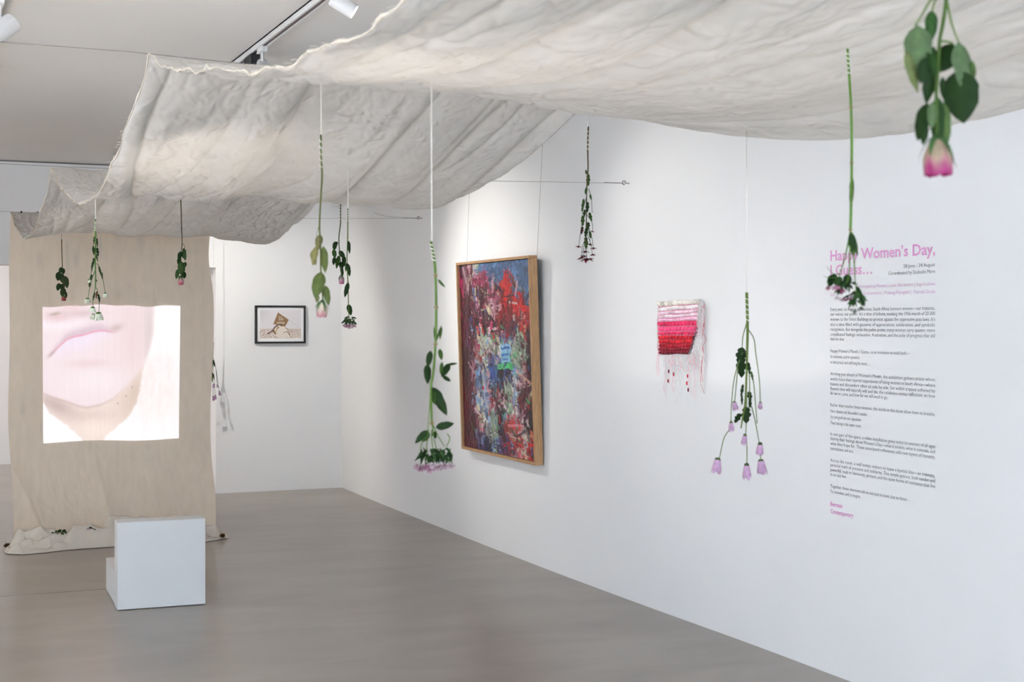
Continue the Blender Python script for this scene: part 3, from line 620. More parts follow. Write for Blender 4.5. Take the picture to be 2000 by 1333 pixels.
# ------------------------------------------------------------------ woven textile
XWV = wall_at(6.6)
wv = thing('woven_textile', 'small woven hanging in white, pink and deep red bands with loose threads', 'textile', (XWV, 6.6, 1.1))
bands = [(230, 224, 214), (248, 236, 238), (250, 214, 228), (250, 222, 234), (246, 190, 214), (226, 44, 96), (238, 70, 122), (228, 48, 100), (206, 22, 40), (214, 30, 44), (180, 18, 38), (136, 16, 34), (112, 14, 30)]
lp = [(1287, 589), (1290, 600), (1290, 609), (1290, 616), (1291, 623), (1290, 629), (1290, 638), (1290, 648), (1291, 655), (1292, 663), (1292, 672), (1292, 680), (1291, 687), (1293, 693)]
rp = [(1373, 584), (1371, 594), (1369, 603), (1369, 611), (1368, 618), (1367, 626), (1366, 637), (1364, 647), (1361, 655), (1358, 663), (1356, 671), (1353, 680), (1350, 686), (1350, 692)]
for k in range(13):
    a0, a1 = at_x(*lp[k], XWV), at_x(*lp[k + 1], XWV); b0, b1 = at_x(*rp[k], XWV), at_x(*rp[k + 1], XWV)
    nu, nv = 66, 9; uu, vv = np.meshgrid(np.linspace(0, 1, nu), np.linspace(0, 1, nv))
    Y = (a0.y * (1 - uu) + b0.y * uu) * (1 - vv) + (a1.y * (1 - uu) + b1.y * uu) * vv
    Z = (a0.z * (1 - uu) + b0.z * uu) * (1 - vv) + (a1.z * (1 - uu) + b1.z * uu) * vv - 0.002 * np.sin(uu * 9 + k)
    cell = np.floor(uu * 11 + 0.3 * math.sin(k)); cu = (uu * 11 + 0.3 * math.sin(k)) % 1
    X = XWV - 0.006 - 0.010 * np.sin(np.pi * vv) ** 0.6 - 0.003 * np.sin(np.pi * cu) - 0.002 * vnoise(uu * 40, vv * 4 + k * 3)
    cc = np.array(bands[k], float) * (0.9 + 0.22 * vnoise(cell * 1.7 + k * 5, vv * 0))[..., None] * (0.86 + 0.28 * vnoise(uu * 55, vv * 5 + k * 7))[..., None]
    cc = np.where(((np.abs(cu - 0.5) > 0.42) & (vnoise(uu * 30 + k, vv * 3) > 0.45))[..., None], cc * 0.6 + np.array((240, 190, 205)) * 0.4 if k > 3 else cc * 0.94, cc)
    grid_mesh('woven_band', np.stack([X, Y, Z], -1), 'thread', wv, cols=lin(np.clip(cc, 0, 255)), origin=wv.location)
    if 0 < k < 13:
        sb = MB(); col = lin((226, 150, 170)) if k < 9 else lin((180, 60, 80))
        sb.tube([Vector((XWV - 0.012 - 0.003 * (i % 2), a0.y * (1 - i / 24) + b0.y * i / 24, a0.z * (1 - i / 24) + b0.z * i / 24 + 0.0015 * math.sin(i * 2.3))) for i in range(25)], 0.0022, 4, tuple(col))
        sb.build('warp_cord', 'thread', wv)
def strand(b, pts, r, col, x0=None):
    b.tube([at_x(p[0], p[1], (x0 or XWV - 0.012)) + Vector((random.uniform(-0.006, 0.002), 0, 0)) for p in pts], r, 4, tuple(lin(col)))
b = MB(); r3 = random.Random(3)
WHT, PNK, RED, GRY = (240, 238, 236), (246, 186, 198), (206, 60, 80), (226, 222, 222)
for k in range(46):                                             # threads hanging below
    x0 = r3.uniform(1294, 1368); y0 = 692 - max(0, x0 - 1350) * 2.2; L_ = r3.uniform(30, 105) * (0.5 if x0 < 1300 else 1)
    pts = [(x0, y0)]
    for i in range(1, 7): pts.append((x0 + r3.uniform(-2.2, 2.2) + r3.uniform(-0.5, 0.5) * i, y0 + L_ * i / 6))
    strand(b, pts, r3.uniform(0.0007, 0.0014), r3.choice([WHT, WHT, GRY, GRY, PNK, WHT, WHT]))
for k in range(22):                                             # tangled curls below the edge
    x0 = r3.uniform(1302, 1362); y0 = r3.uniform(694, 712); a = r3.uniform(0, 6.3); pts = []
    for i in range(9): pts.append((x0 + 11 * math.cos(a + i * 0.55) * (0.6 + 0.1 * i) * 0.6, y0 + 8 + 9 * math.sin(a + i * 0.62)))
    strand(b, pts, 0.0011, r3.choice([WHT, WHT, PNK, GRY]))
for k in range(24):                                             # bundle on the right edge
    x0 = r3.uniform(1366, 1376); y0 = r3.uniform(584, 600); L_ = r3.uniform(60, 190); pts = [(x0, y0)]
    for i in range(1, 9): pts.append((x0 + r3.uniform(-4, 4) - (3 if 0.25 < i / 8 < 0.6 else 0), y0 + L_ * i / 8))
    strand(b, pts, r3.uniform(0.0008, 0.0016), r3.choice([WHT, WHT, WHT, PNK, GRY, GRY, RED]), XWV - 0.016)
for k in range(12):                                             # loops over the ragged right edge
    y0 = 600 + 8 * k; x0 = 1367 - max(0, (k - 5)) * 2.2; pts = [(x0, y0), (x0 + 5, y0 + 3), (x0 - 1, y0 + 9), (x0 - 6, y0 + 12), (x0 - 2, y0 + 18)]
    strand(b, pts, 0.0015, r3.choice([WHT, PNK, WHT]), XWV - 0.022)
for k in range(16):                                             # left edge
    x0 = r3.uniform(1284, 1291); y0 = r3.uniform(588, 660); L_ = r3.uniform(30, 90); pts = [(x0, y0)]
    for i in range(1, 6): pts.append((x0 + r3.uniform(-2.5, 1.5), y0 + L_ * i / 5))
    strand(b, pts, r3.uniform(0.0008, 0.0014), r3.choice([WHT, PNK, PNK, GRY]))
tag(b.build('fringe', 'thread', wv), 'loose white and pink threads', kind='stuff')
for (bx_, by_, cl) in ((1306, 726, (110, 24, 40)), (1315.5, 731.5, (214, 60, 84)), (1305, 744.5, (160, 30, 50)), (1343, 735, (196, 30, 56)), (1341.5, 749, (206, 28, 54)), (1344, 762, (120, 24, 40))):
    c = at_x(bx_, by_, XWV - 0.016); q = MB(); q.lathe([(0.0006, -0.010), (0.0038, -0.009), (0.0042, 0), (0.0038, 0.009), (0.0006, 0.010)], c, (0.05, 0.15, 1), 8, tuple(lin(cl)))
    q.build('bead', 'thread', wv, True)

# ------------------------------------------------------------------ wall text
XT = 3.8535
tleft = at_x(1622, 626, XT); tright = at_x(1826.5, 626, XT); TW = tleft.y - tright.y; DL = tleft.y / ray(1622, 626).y; DR = tright.y / ray(1826.5, 626).y
zL = lambda py: EYE + (HOR - py) / F_PX * DL
zR = lambda py: EYE + (HOR - py) / F_PX * DR
wt = thing('wall_text', 'pink and grey exhibition text lettered on the white wall', 'wall text', (XT, (tleft.y + tright.y) / 2, zL(1010)))
CAP = 0.0149
J, LFT, RGT = 'J', 'L', 'R'
para = [
 ('heading', 'inkpink', 0.0470, 0.0011, [(509.9, 'Happy Women\u2019s Day,', J)]), ('heading', 'inkpink', 0.0470, 0.0011, [(538.5, 'I Guess\u2026', LFT)]),
 ('date_line', 'inkgrey', CAP, -0.0001, [(520.4, '28 June - 24 August', RGT), (533.3, 'Co-ordinated by Duduzile More', RGT)]),
 ('artist_names', 'inkpale', CAP, -0.0001, [(557.6, '| Amogelang Maepa | Leila Abrahams | Inga Lokwe' , RGT)]), ('artist_names', 'inkpale', CAP, -0.0001, [(572.6, 'aire Lichtenstein | Puleng Mongale |  Yonela Doda', RGT)]), ('artist_names', 'inkpale', CAP, -0.0001, [(579.0, 'Dou', LFT)]),
 ('paragraph', 'inkgrey', CAP, -0.0001, [(607.6, 'Every year, as August approaches, South Africa honours women\u2014our histories,', J), (617.0, 'our voices, our power. It\u2019s a time of tribute, marking the 1956 march of 20 000', J), (627.0, 'women to the Union Buildings to protest against the oppressive pass laws. It\u2019s', J), (637.0, 'also a time filled with gestures of appreciation, celebration, and symbolic', J), (646.5, 'recognition. But alongside the public praise, many women carry quieter, more', J), (656.2, 'complicated feelings: exhaustion, frustration, and the ache of progress that still', J), (665.2, 'feels too slow.', LFT)]),
 ('paragraph', 'inkgrey', CAP, -0.0001, [(688.5, 'Happy Women\u2019s Month, I Guess... is an invitation to hold both\u2014', 0.775), (699.4, 'to celebrate, and to question;', LFT), (710.5, 'to feel proud, and still long for more.', LFT)]),
 ('paragraph', 'inkgrey', CAP, -0.0001, [(733.2, 'Arriving just ahead of Women\u2019s Month, the exhibition gathers artists whose', J), (743.2, 'works trace their layered experiences of being women in South Africa\u2014where', J), (753.0, 'beauty and discomfort often sit side by side. Set within a space softened by', J), (762.2, 'flowers that will naturally wilt and die, the exhibition invites reflection: on how', J), (771.2, 'far we\u2019ve come, and how far we still need to go.', 0.575)]),
 ('paragraph', 'inkgrey', CAP, -0.0001, [(794.0, 'Rather than resolve these tensions, the works in this show allow them to breathe.', J), (806.0, 'Here, beauty and discomfort coexist.', LFT), (817.2, 'Joy and grief are not opposites.', LFT), (829.0, 'They belong in the same room.', LFT)]),
 ('paragraph', 'inkgrey', CAP, -0.0001, [(850.7, 'In one part of the space, a video installation gives voice to women of all ages', J), (859.7, 'sharing their feelings about Women\u2019s Day\u2014what it evokes, what it conceals, and', J), (869.2, 'what they hope for. These unscripted reflections add new layers of honesty,', J), (879.0, 'contradiction, and care.', LFT)]),
 ('paragraph', 'inkgrey', CAP, -0.0001, [(902.0, 'Across the room, a wall invites visitors to leave a lipstick kiss\u2014an intimate,', J), (911.2, 'personal mark of presence and solidarity. This simple gesture, both tender and', J), (920.6, 'powerful, nods to femininity, protest, and the quiet forms of resistance that live', J), (929.6, 'in our daily lives.', LFT)]),
 ('paragraph', 'inkgrey', CAP, -0.0001, [(952.5, 'Together, these elements ask us not just to look, but to listen.', 0.755), (963.0, 'To remember, and to imagine.', LFT)]),
 ('gallery_name', 'inkpink', 0.0195, 0.0006, [(988.6, 'Berman', LFT), (1002.6, 'Contemporary', LFT)]),
]
jobs = []
for nm, mt_, cap, off, lines in para:
    grp = []
    for py, txt, al in lines:
        cu = bpy.data.curves.new('text', 'FONT'); cu.body = txt; cu.size = cap / 0.70; cu.offset = off; cu.resolution_u = 2
        if nm == 'artist_names': cu.space_word = 0.85
        ob = bpy.data.objects.new('text', cu); COL.objects.link(ob); grp.append((ob, py, al))
    jobs.append((nm, mt_, grp))
dg = bpy.context.evaluated_depsgraph_get(); dg.update(); bpy.context.view_layer.update(); dg = bpy.context.evaluated_depsgraph_get()
for nm, mt_, grp in jobs:
    bm = bmesh.new()
    for ob, py, al in grp:
        me = bpy.data.meshes.new_from_object(ob.evaluated_get(dg)); k0 = len(bm.verts)
        bm.from_mesh(me); bm.verts.ensure_lookup_table(); vs = [bm.verts[i] for i in range(k0, len(bm.verts))]
        x0 = min(v.co.x for v in vs); x1 = max(v.co.x for v in vs); w = x1 - x0
        nar = 0.84 if nm != 'gallery_name' else 0.9
        tgt = TW if al == J else (al * TW if isinstance(al, float) else w * nar)
        if nm == 'heading' and al == LFT: tgt = 0.425 * TW
        if nm == 'artist_names' and al == RGT: tgt = 0.722 * TW
        if nm == 'date_line': tgt = (0.28 if '28' in ob.data.body else 0.42) * TW
        if nm == 'gallery_name': tgt = (0.125 if 'B' == ob.data.body[0] else 0.237) * TW
        s_ = tgt / w
        for v in vs:
            xx = (v.co.x - x0) * s_; yy_ = v.co.y
            if al == RGT: yw = tright.y + (tgt - xx); zz0 = zR(py)
            else: yw = tleft.y - xx; zz0 = zL(py)
            v.co = Vector((XT - v.co.z - 0.0006, yw, zz0 + yy_)) - wt.location
        bpy.data.meshes.remove(me); cu = ob.data; bpy.data.objects.remove(ob); bpy.data.curves.remove(cu)
    if nm == 'heading':                                          # one part for each large word
        spans = sorted((-max(v.co.y for v in f_.verts), -min(v.co.y for v in f_.verts)) for f_ in bm.faces); cuts = []; end = spans[0][1]
        for a0_, a1_ in spans:
            if a0_ > end + 0.0135: cuts.append((a0_ + end) / 2)
            end = max(end, a1_)
        for k_ in range(len(cuts) + 1):
            lo_k = cuts[k_ - 1] if k_ else -1e9; hi_k = cuts[k_] if k_ < len(cuts) else 1e9; b2 = bm.copy()
            bmesh.ops.delete(b2, geom=[f_ for f_ in b2.faces if not lo_k < -f_.calc_center_median().y < hi_k], context='FACES')
            me = bpy.data.meshes.new('heading_word'); b2.to_mesh(me); b2.free(); link('heading_word', me, mt_, wt)
        bm.free(); continue
    me = bpy.data.meshes.new(nm); bm.to_mesh(me); bm.free()
    link(nm, me, mt_, wt)

# ------------------------------------------------------------------ track lighting
TX = 1.657
def track(name, x, y0, y1, lab):
    o = thing(name, lab, 'track', (x, (y0 + y1) / 2, CEIL), 'lighting tracks')
    b = MB(); b.box((x - 0.022, y0, CEIL - 0.032), (x - 0.012, y1, CEIL)); b.box((x + 0.012, y0, CEIL - 0.032), (x + 0.022, y1, CEIL)); b.box((x - 0.022, y0, CEIL - 0.008), (x + 0.022, y1, CEIL)); b.build('rail', 'white', o)
    b = MB(); b.box((x - 0.011, y0, CEIL - 0.027), (x + 0.011, y1, CEIL - 0.008)); b.build('channel', 'trackin', o)
track('light_track', TX, 1.0, 12.4, 'white ceiling lighting track running towards the end wall')
track('light_track', 0.38, 1.8, 11.4, 'white ceiling lighting track at the left edge')
WARM = (1.0, 0.96, 0.905)
def spot(x, y, aim, lab, power, on=True, ang=52, drop=0.11, r=0.032, ln=0.105, blend=0.85):
    d = Vector((x, y, CEIL - drop)); dirv = (Vector(aim) - d).normalized()
    o = thing('spotlight', lab, 'spotlight', (x, y, CEIL - 0.032), 'track spotlights')
    b = MB(); b.box((x - 0.016, y - 0.05, CEIL - 0.058), (x + 0.016, y + 0.05, CEIL - 0.030)); bevel(b.build('adaptor', 'white', o), 0.003)
    b = MB(); b.tube([(x, y, CEIL - 0.05), (x, y, CEIL - drop + 0.004)], 0.006, 8); b.build('stem', 'white', o)
    back = d - dirv * ln * 0.5
    b = MB(); b.lathe([(0.0005, 0), (r * 0.94, 0), (r, 0.004), (r, ln), (r * 0.9, ln), (r * 0.88, ln - 0.012)], back, dirv, 20); hd = b.build('housing', 'white', o, False)
    b = MB(); b.lathe([(0.0005, ln - 0.010), (r * 0.9, ln - 0.010)], back, dirv, 20); b.build('lens', 'lens' if on else 'lensoff', o)
    if on:
        l = bpy.data.lights.new('spot_beam', 'SPOT'); l.energy = power * 1.6; l.color = WARM; l.spot_size = math.radians(ang); l.spot_blend = blend; l.shadow_soft_size = 0.03
        lo = bpy.data.objects.new('spot_beam', l); COL.objects.link(lo); lo.location = back + dirv * (ln + 0.012); lo.rotation_euler = dirv.to_track_quat('-Z', 'Y').to_euler()
    return o
spot(TX, 5.62, (3.85, 4.9, 1.45), 'white cylinder spotlight with bright lens above the canopy edge', 7, ang=74, blend=1.0)
so = spot(TX, 7.05, (0.9, 4.0, 0.9), 'white spotlight beside black clamp on the ceiling track', 0, on=False, drop=0.13, r=0.028)
b = MB(); yk = 7.28; b.box((TX - 0.02, yk - 0.06, CEIL - 0.07), (TX + 0.03, yk + 0.10, CEIL - 0.034)); b.box((TX - 0.015, yk - 0.05, CEIL - 0.13), (TX + 0.035, yk + 0.02, CEIL - 0.065)); b.box((TX - 0.005, yk - 0.065, CEIL - 0.10), (TX + 0.025, yk + 0.035, CEIL - 0.08))
kl = bevel(b.build('clamp', 'black'), 0.004); tag(kl, 'black clamp bracket hanging from the ceiling track', 'clamp')
spot(TX, 7.85, (3.8, 6.62, 1.75), 'white spotlight over the canopy aimed at the woven piece', 40, ang=56, blend=1.0)
spot(TX, 10.3, (3.8, 9.2, 1.6), 'white spotlight over the canopy aimed at the large painting', 82, ang=62, blend=1.0)
spot(TX, 11.5, (3.1, 13.1, 1.25), 'white spotlight nearest the end wall aimed at the small photograph', 72, ang=84, blend=1.0)
spot(0.38, 2.6, (1.12, 2.5, 2.08), 'added white spotlight brightening the near canopy swag', 50, ang=64, blend=1.0)  # unseen lamp added so light comes through the near swag
spot(TX, 1.5, (1.75, 2.7, 2.05), 'added white spotlight on the long track brightening the near canopy swag', 14, ang=120, blend=1.0)  # second unseen lamp, added to lift the right part of the near swag
spot(0.38, 4.7, (1.2, 5.1, 2.1), 'added white spotlight brightening the middle canopy swag', 68, ang=62, blend=1.0)  # unseen lamp added to brighten the middle swag through the cloth
spot(0.38, 7.5, (1.45, 8.4, 2.1), 'added white spotlight brightening the far canopy swag', 48, ang=66, blend=1.0)  # unseen lamp added to lift the far swag
spot(0.38, 8.2, (-3.6, 8.2, 1.4), 'added white spotlight bouncing off the far part of the left wall', 150, ang=80)  # unseen lamp added so the left wall bounces light onto the ceiling
spot(0.38, 10.6, (-3.6, 11.0, 1.4), 'added white spotlight bouncing off the left wall near the opening', 150, ang=80)  # another unseen lamp added for ceiling bounce
spot(0.38, 6.42, (-3.0, 5.2, 0.0), 'white cylinder spotlight at the upper left corner', 40, drop=0.17, r=0.045, ln=0.15)

# ------------------------------------------------------------------ flowers
GRN, DGR, LGR, STM = (52, 84, 40), (30, 56, 26), (96, 124, 82), (92, 122, 66)
class Flower:
    def __init__(s, name, lab, cat, d, top, group='flowers hanging upside down'):
        s.d = d; s.k = d / F_PX; s.o = thing(name, lab, cat, at_d(top[0], top[1], d), group); s.r = random.Random(hash_(lab))
    def P(s, p, dz=0.0): return at_d(p[0], p[1], s.d) + Vector((ST, CT, 0)) * dz
    def curve(s, pts, n=5):
        if len(pts) < 3: return [s.P(p, p[2] if len(p) > 2 else 0) for p in pts]
        q = [Vector((p[0], p[1], p[2] if len(p) > 2 else 0)) for p in pts]; q = [2 * q[0] - q[1]] + q + [2 * q[-1] - q[-2]]; out = []
        for i in range(1, len(q) - 2):
            for j in range(n):
                t = j / n; a, b_, c, d_ = q[i - 1:i + 3]
                v = 0.5 * ((2 * b_) + (c - a) * t + (2 * a - 5 * b_ + 4 * c - d_) * t * t + (3 * b_ - a - 3 * c + d_) * t ** 3); out.append(s.P(v, v.z))
        out.append(s.P(q[-2], q[-2].z)); return out
    def stem(s, pts, w0, w1=None, col=STM, name='stem', nodes=()):
        col = tuple(np.array(col) * (1.0, 0.95, 0.80))
        w1 = w0 if w1 is None else w1; c = s.curve(pts); n = len(c); b = MB()
        b.tube(c, [(w0 + (w1 - w0) * i / (n - 1)) * s.k / 2 for i in range(n)], 7, tuple(lin(col)))
        for nd in nodes: b.lathe([(0.2 * w0 * s.k, -0.9 * w0 * s.k), (0.85 * w0 * s.k, 0), (0.2 * w0 * s.k, 0.9 * w0 * s.k)], s.P(nd), (0, 0, 1), 8, tuple(lin((150, 130, 90))))
        return b.build(name, 'plant', s.o, True)
    def string(s, top, wrap_to, w=1.8, ztop=None):
        p = s.P(top); zt_ = canopy_z(p.x, p.y) + 0.004 if ztop is None else ztop
        b = MB(); r = w * s.k / 2; b.tube([Vector((p.x, p.y, zt_)), p + Vector((0.001, 0, 0.0))], r, 5)
        q = s.P(wrap_to); L_ = (p - q).length; turns = 5; R_ = s.sw * s.k * 0.62; hp = []
        for i in range(turns * 8 + 1):
            f = i / (turns * 8); a = f * turns * 2 * math.pi; hp.append(p.lerp(q, f) + Vector((math.cos(a) * R_, math.sin(a) * R_, 0)))
        b.tube(hp, r * 0.9, 5)
        return b.build('string', 'string', s.o, True)
    def leaf(s, base, tip, w, col=GRN, curl=0.25, face=None, lobed=False, fold=0.25, dz=None):
        col = tuple(np.array(col) * (1.02, 0.93, 0.74))
        b0 = s.P(base, s.r.uniform(-0.006, 0.006) if dz is None else dz); t0 = s.P(tip, s.r.uniform(-0.012, 0.012) if dz is None else dz * 1.5)
        ax = t0 - b0; L_ = ax.length; ax.normalize(); view = Vector((ST, CT, 0))
        sd = ax.cross(view).normalized(); ang = s.r.uniform(-0.5, 0.5) if face is None else face
        sd = (Matrix.Rotation(ang, 3, ax) @ sd); nrm = sd.cross(ax).normalized(); n = 9; vs = []; cs = []; W_ = w * s.k / 2 / max(math.cos(ang), 0.5)
        for i in range(n + 1):
            t = i / n; wd = W_ * (math.sin(math.pi * min(t ** 0.80, 1)) ** 0.72 + 0.02)
            if lobed: wd *= (0.62 + 0.42 * abs(math.sin(t * 9.5)))
            else: wd *= 1 + 0.05 * math.sin(t * 40)
            c = b0 + ax * (L_ * t) + nrm * (curl * L_ * (t * t - t) * 0.7)
            for j, q in enumerate((-1, -0.5, 0, 0.5, 1)):
                vs.append(c + sd * (wd * q) + nrm * (abs(q) * wd * fold + 0.03 * W_ * math.sin(t * 14 + q * 3)))
                f = 1.12 if j == 2 else 1.0; f *= s.r.uniform(0.93, 1.07); cs.append(tuple(lin(np.clip(np.array(col) * f, 0, 255))))
        fs = [(i * 5 + j, i * 5 + j + 1, (i + 1) * 5 + j + 1, (i + 1) * 5 + j) for i in range(n) for j in range(4)]
        m_ = MB(); m_.add(vs, fs, cs); return m_.build('leaf', 'plant', s.o, True)
    def rose(s, base, tip, w, c_in, c_out, sep=True):
        b0 = s.P(base); t0 = s.P(tip); ax = (t0 - b0); L_ = ax.length; ax.normalize(); a = ax.orthogonal().normalized(); bb = ax.cross(a); R_ = w * s.k / 2
        bl = None
        for ring, (cnt, rs, le, flare) in enumerate(((5, 1.0, 1.0, 0.07), (4, 0.80, 0.97, 0.02), (3, 0.55, 0.92, 0.0), (3, 0.3, 0.86, -0.02))):
            for p_ in range(cnt):
                a0 = 2 * math.pi * (p_ / cnt) + ring * 0.6 + s.r.uniform(-0.1, 0.1); span = 2 * math.pi / cnt * 1.35; vs = []; cs = []; nt, nu = 8, 7
                for i in range(nt + 1):
                    t = i / nt; rr = R_ * rs * (0.30 + 0.70 * math.sin(min(t * 1.25, 1) * math.pi / 2) - (0.42 if w > 40 else 0.95) * max(t - 0.5, 0) ** (1 if w > 40 else 1.3)) + R_ * flare * max(t - 0.72, 0) / 0.28
                    for j in range(nu + 1):
                        u_ = j / nu - 0.5; tt_ = t * (1 - 0.22 * (abs(u_) * 2) ** 3) * le + 0.02 * math.sin(j * 2.1 + p_); an = a0 + u_ * span * (0.75 + 0.25 * t)
                        rq = rr * (1 + 0.05 * math.sin(j * 1.9 + p_ * 2) * t); vs.append(b0 + ax * (L_ * tt_) + (a * math.cos(an) + bb * math.sin(an)) * rq)
                        m_ = min(max((t - 0.45) / 0.55, 0), 1) ** 1.4; m_ = min(1, m_ + 0.35 * (abs(u_) * 2) ** 2 * t); cs.append(tuple(lin(np.array(c_in) * (1 - m_) + np.array(c_out) * m_)))
                fs = [(i * (nu + 1) + j, i * (nu + 1) + j + 1, (i + 1) * (nu + 1) + j + 1, (i + 1) * (nu + 1) + j) for i in range(nt) for j in range(nu)]
                m2 = MB(); m2.add(vs, fs, cs)
                if ring == 0 or w > 20: m2.build('petal', 'plant', s.o, True)
                else:
                    if bl is None: bl = MB()
                    bl.add(vs, fs, cs)
        if bl: bl.build('inner_petals', 'plant', s.o, True)
        c_ = MB(); c_.lathe([(0.0003, -0.12 * L_), (R_ * 0.22, -0.10 * L_), (R_ * 0.36, 0), (R_ * 0.40, 0.08 * L_)], b0, ax, 10, tuple(lin(GRN)))
        for k in range(5):
            an = k * 2 * math.pi / 5 + 0.3; dr = a * math.cos(an) + bb * math.sin(an); td = ax.cross(dr); ln = L_ * s.r.uniform(0.45, 0.7); vs = []
            for i in range(6):
                t = i / 5; wd = R_ * 0.24 * (1 - t) ** 0.7; c = b0 + ax * (ln * t) + dr * (R_ * (0.42 + 0.72 * math.sin(min(t * 1.1, 1) * 1.5)))
                vs += [c - td * wd, c + td * wd]
            c_.add(vs, [(2 * i, 2 * i + 1, 2 * i + 3, 2 * i + 2) for i in range(5)], tuple(lin((70, 104, 56))))
        return c_.build('calyx', 'plant', s.o, True)
    def mum(s, base, L_px, w, col, tip=None, n=15, cal=(86, 104, 58), fan=0.45):
        b0 = s.P(base, s.r.uniform(-0.01, 0.01)); t0 = s.P(tip if tip else (base[0] + s.r.uniform(-2, 2), base[1] + L_px)); ax = (t0 - b0).normalized(); L_ = L_px * s.k
        a = ax.orthogonal().normalized(); bb = ax.cross(a); R_ = w * s.k / 2; m_ = MB()
        for ring, (cnt, f, lf) in enumerate(((n, 1.0, 1.0), (n - 4, 0.72, 0.96), (n // 2, 0.4, 0.85))):
            for k in range(cnt):
                an = 2 * math.pi * k / cnt + ring * 0.3 + s.r.uniform(-0.12, 0.12); dr = a * math.cos(an) + bb * math.sin(an); td = ax.cross(dr); ln = L_ * lf * s.r.uniform(0.82, 1.05); vs = []; cs = []
                for i in range(5):
                    t = i / 4; rr = R_ * f * (0.55 + (1 - fan) * 0.1 + fan * t * s.r.uniform(0.85, 1.1)); wd = R_ * 0.21 * (0.7 + 0.6 * t if t < 0.8 else 0.5); c = b0 + ax * (ln * (0.16 + 0.84 * t)) + dr * rr
                    vs += [c - td * wd + dr * wd * 0.2, c + td * wd + dr * wd * 0.2]; q = np.clip(np.array(col) * (1.10 - 0.14 * t + s.r.uniform(-0.06, 0.06)), 0, 255); cs += [tuple(lin(q))] * 2
                m_.add(vs, [(2 * i, 2 * i + 1, 2 * i + 3, 2 * i + 2) for i in range(4)], cs)
        o = m_.build('bloom', 'plant', s.o, True)
        c_ = MB(); c_.lathe([(0.0003, -0.02 * L_), (R_ * 0.42, 0.0), (R_ * 0.62, 0.10 * L_), (R_ * 0.66, 0.22 * L_), (R_ * 0.5, 0.26 * L_)], b0, ax, 11, tuple(lin(cal)))
        c = c_.build('calyx', 'plant', None, True, origin=s.o.location); c.parent = o
        return o
    def disc(s, c, w, col):
        b0 = s.P(c, s.r.uniform(-0.03, 0.03)); R_ = w * s.k / 2; m_ = MB(); ax = Vector((s.r.uniform(-0.15, 0.15), s.r.uniform(-0.15, 0.15), -1)).normalized(); a = ax.orthogonal().normalized(); bb = ax.cross(a)
        for k in range(14):
            an = 2 * math.pi * k / 14; dr = a * math.cos(an) + bb * math.sin(an); td = ax.cross(dr); q = tuple(lin(np.clip(np.array(col) * s.r.uniform(0.8, 1.25), 0, 255))); dn = s.r.uniform(-0.10, 0.50)
            m_.add([b0 + dr * R_ * 0.12 - td * R_ * 0.08, b0 + dr * R_ * 0.12 + td * R_ * 0.08, b0 + dr * R_ * 0.65 + td * R_ * 0.19 + ax * R_ * dn * 0.4, b0 + dr * R_ * 0.65 - td * R_ * 0.19 + ax * R_ * dn * 0.4, b0 + dr * R_ + ax * R_ * dn], [(0, 1, 2, 3), (3, 2, 4)], q)
        m_.lathe([(0.0002, -0.16 * R_), (0.3 * R_, -0.06 * R_), (0.36 * R_, 0.08 * R_), (0.2 * R_, 0.22 * R_), (0.0002, 0.25 * R_)], b0, ax, 9, tuple(lin(np.array(col) * 0.8)))
        return m_.build('bloom', 'plant', s.o, True)
    def cluster(s, cx, cy, w, h, cols, nf=9, spikes=34, up=0.55):
        m_ = MB()
        for k in range(spikes):
            x0 = cx + s.r.uniform(-0.5, 0.5) * w * 0.8; y0 = cy - h * 0.5 + s.r.uniform(-0.05, 0.4) * h; a = s.r.uniform(0.2, math.pi - 0.2) + 0.0; ln = s.r.uniform(0.3, 0.6) * h
            p0 = s.P((x0, y0), s.r.uniform(-0.4, 0.4) * w * s.k); p1 = s.P((x0 + math.cos(a) * ln * 0.9, y0 + math.sin(a) * ln), s.r.uniform(-0.5, 0.5) * w * s.k); sd = (p1 - p0).cross(Vector((ST, CT, 0.3))).normalized() * (0.085 * h * s.k * s.r.uniform(0.6, 1.3))
            q = tuple(lin(np.array(GRN) * s.r.uniform(0.55, 1.25))); mid = p0.lerp(p1, 0.4); m_.add([p0, mid + sd, mid - sd, p1], [(0, 1, 3, 2)], q)
        m_.build('bracts', 'plant', s.o, True)
        for k in range(nf):
            f = (k + 0.5) / nf - 0.5; x0 = cx + f * w * 0.92 + s.r.uniform(-2, 2); y0 = cy + h * s.r.uniform(0.22, 0.55); R_ = min(w, 46) * s.k * s.r.uniform(0.13, 0.19); b0 = s.P((x0, y0), s.r.uniform(-0.6, 0.1) * w * s.k)
            ax = Vector((s.r.uniform(-0.5, 0.5) - 0.3, s.r.uniform(-1.2, -0.3), -0.9)).normalized(); a = ax.orthogonal().normalized(); bb = ax.cross(a); fm = MB(); col = s.r.choice(cols)
            for p_ in range(5):
                an = p_ * 2 * math.pi / 5; dr = a * math.cos(an) + bb * math.sin(an); td = ax.cross(dr); vs = [b0, b0 + dr * R_ * 0.55 + td * R_ * 0.28, b0 + dr * R_ * 1.0 + td * R_ * 0.48 - ax * R_ * 0.1, b0 + dr * R_ * 1.08, b0 + dr * R_ * 1.0 - td * R_ * 0.48 - ax * R_ * 0.1, b0 + dr * R_ * 0.55 - td * R_ * 0.28]
                q = np.array(col) * s.r.uniform(0.88, 1.12); fm.add(vs, [(0, 1, 2, 3), (0, 3, 4, 5)], [tuple(lin(np.clip(q * 0.72, 0, 255)))] + [tuple(lin(np.clip(q, 0, 255)))] * 5)
            fm.lathe([(R_ * 0.1, -R_ * 1.2), (R_ * 0.22, -R_ * 0.6), (R_ * 0.26, 0)], b0, ax, 6, tuple(lin(GRN)))
            fm.build('floret', 'plant', s.o, True)
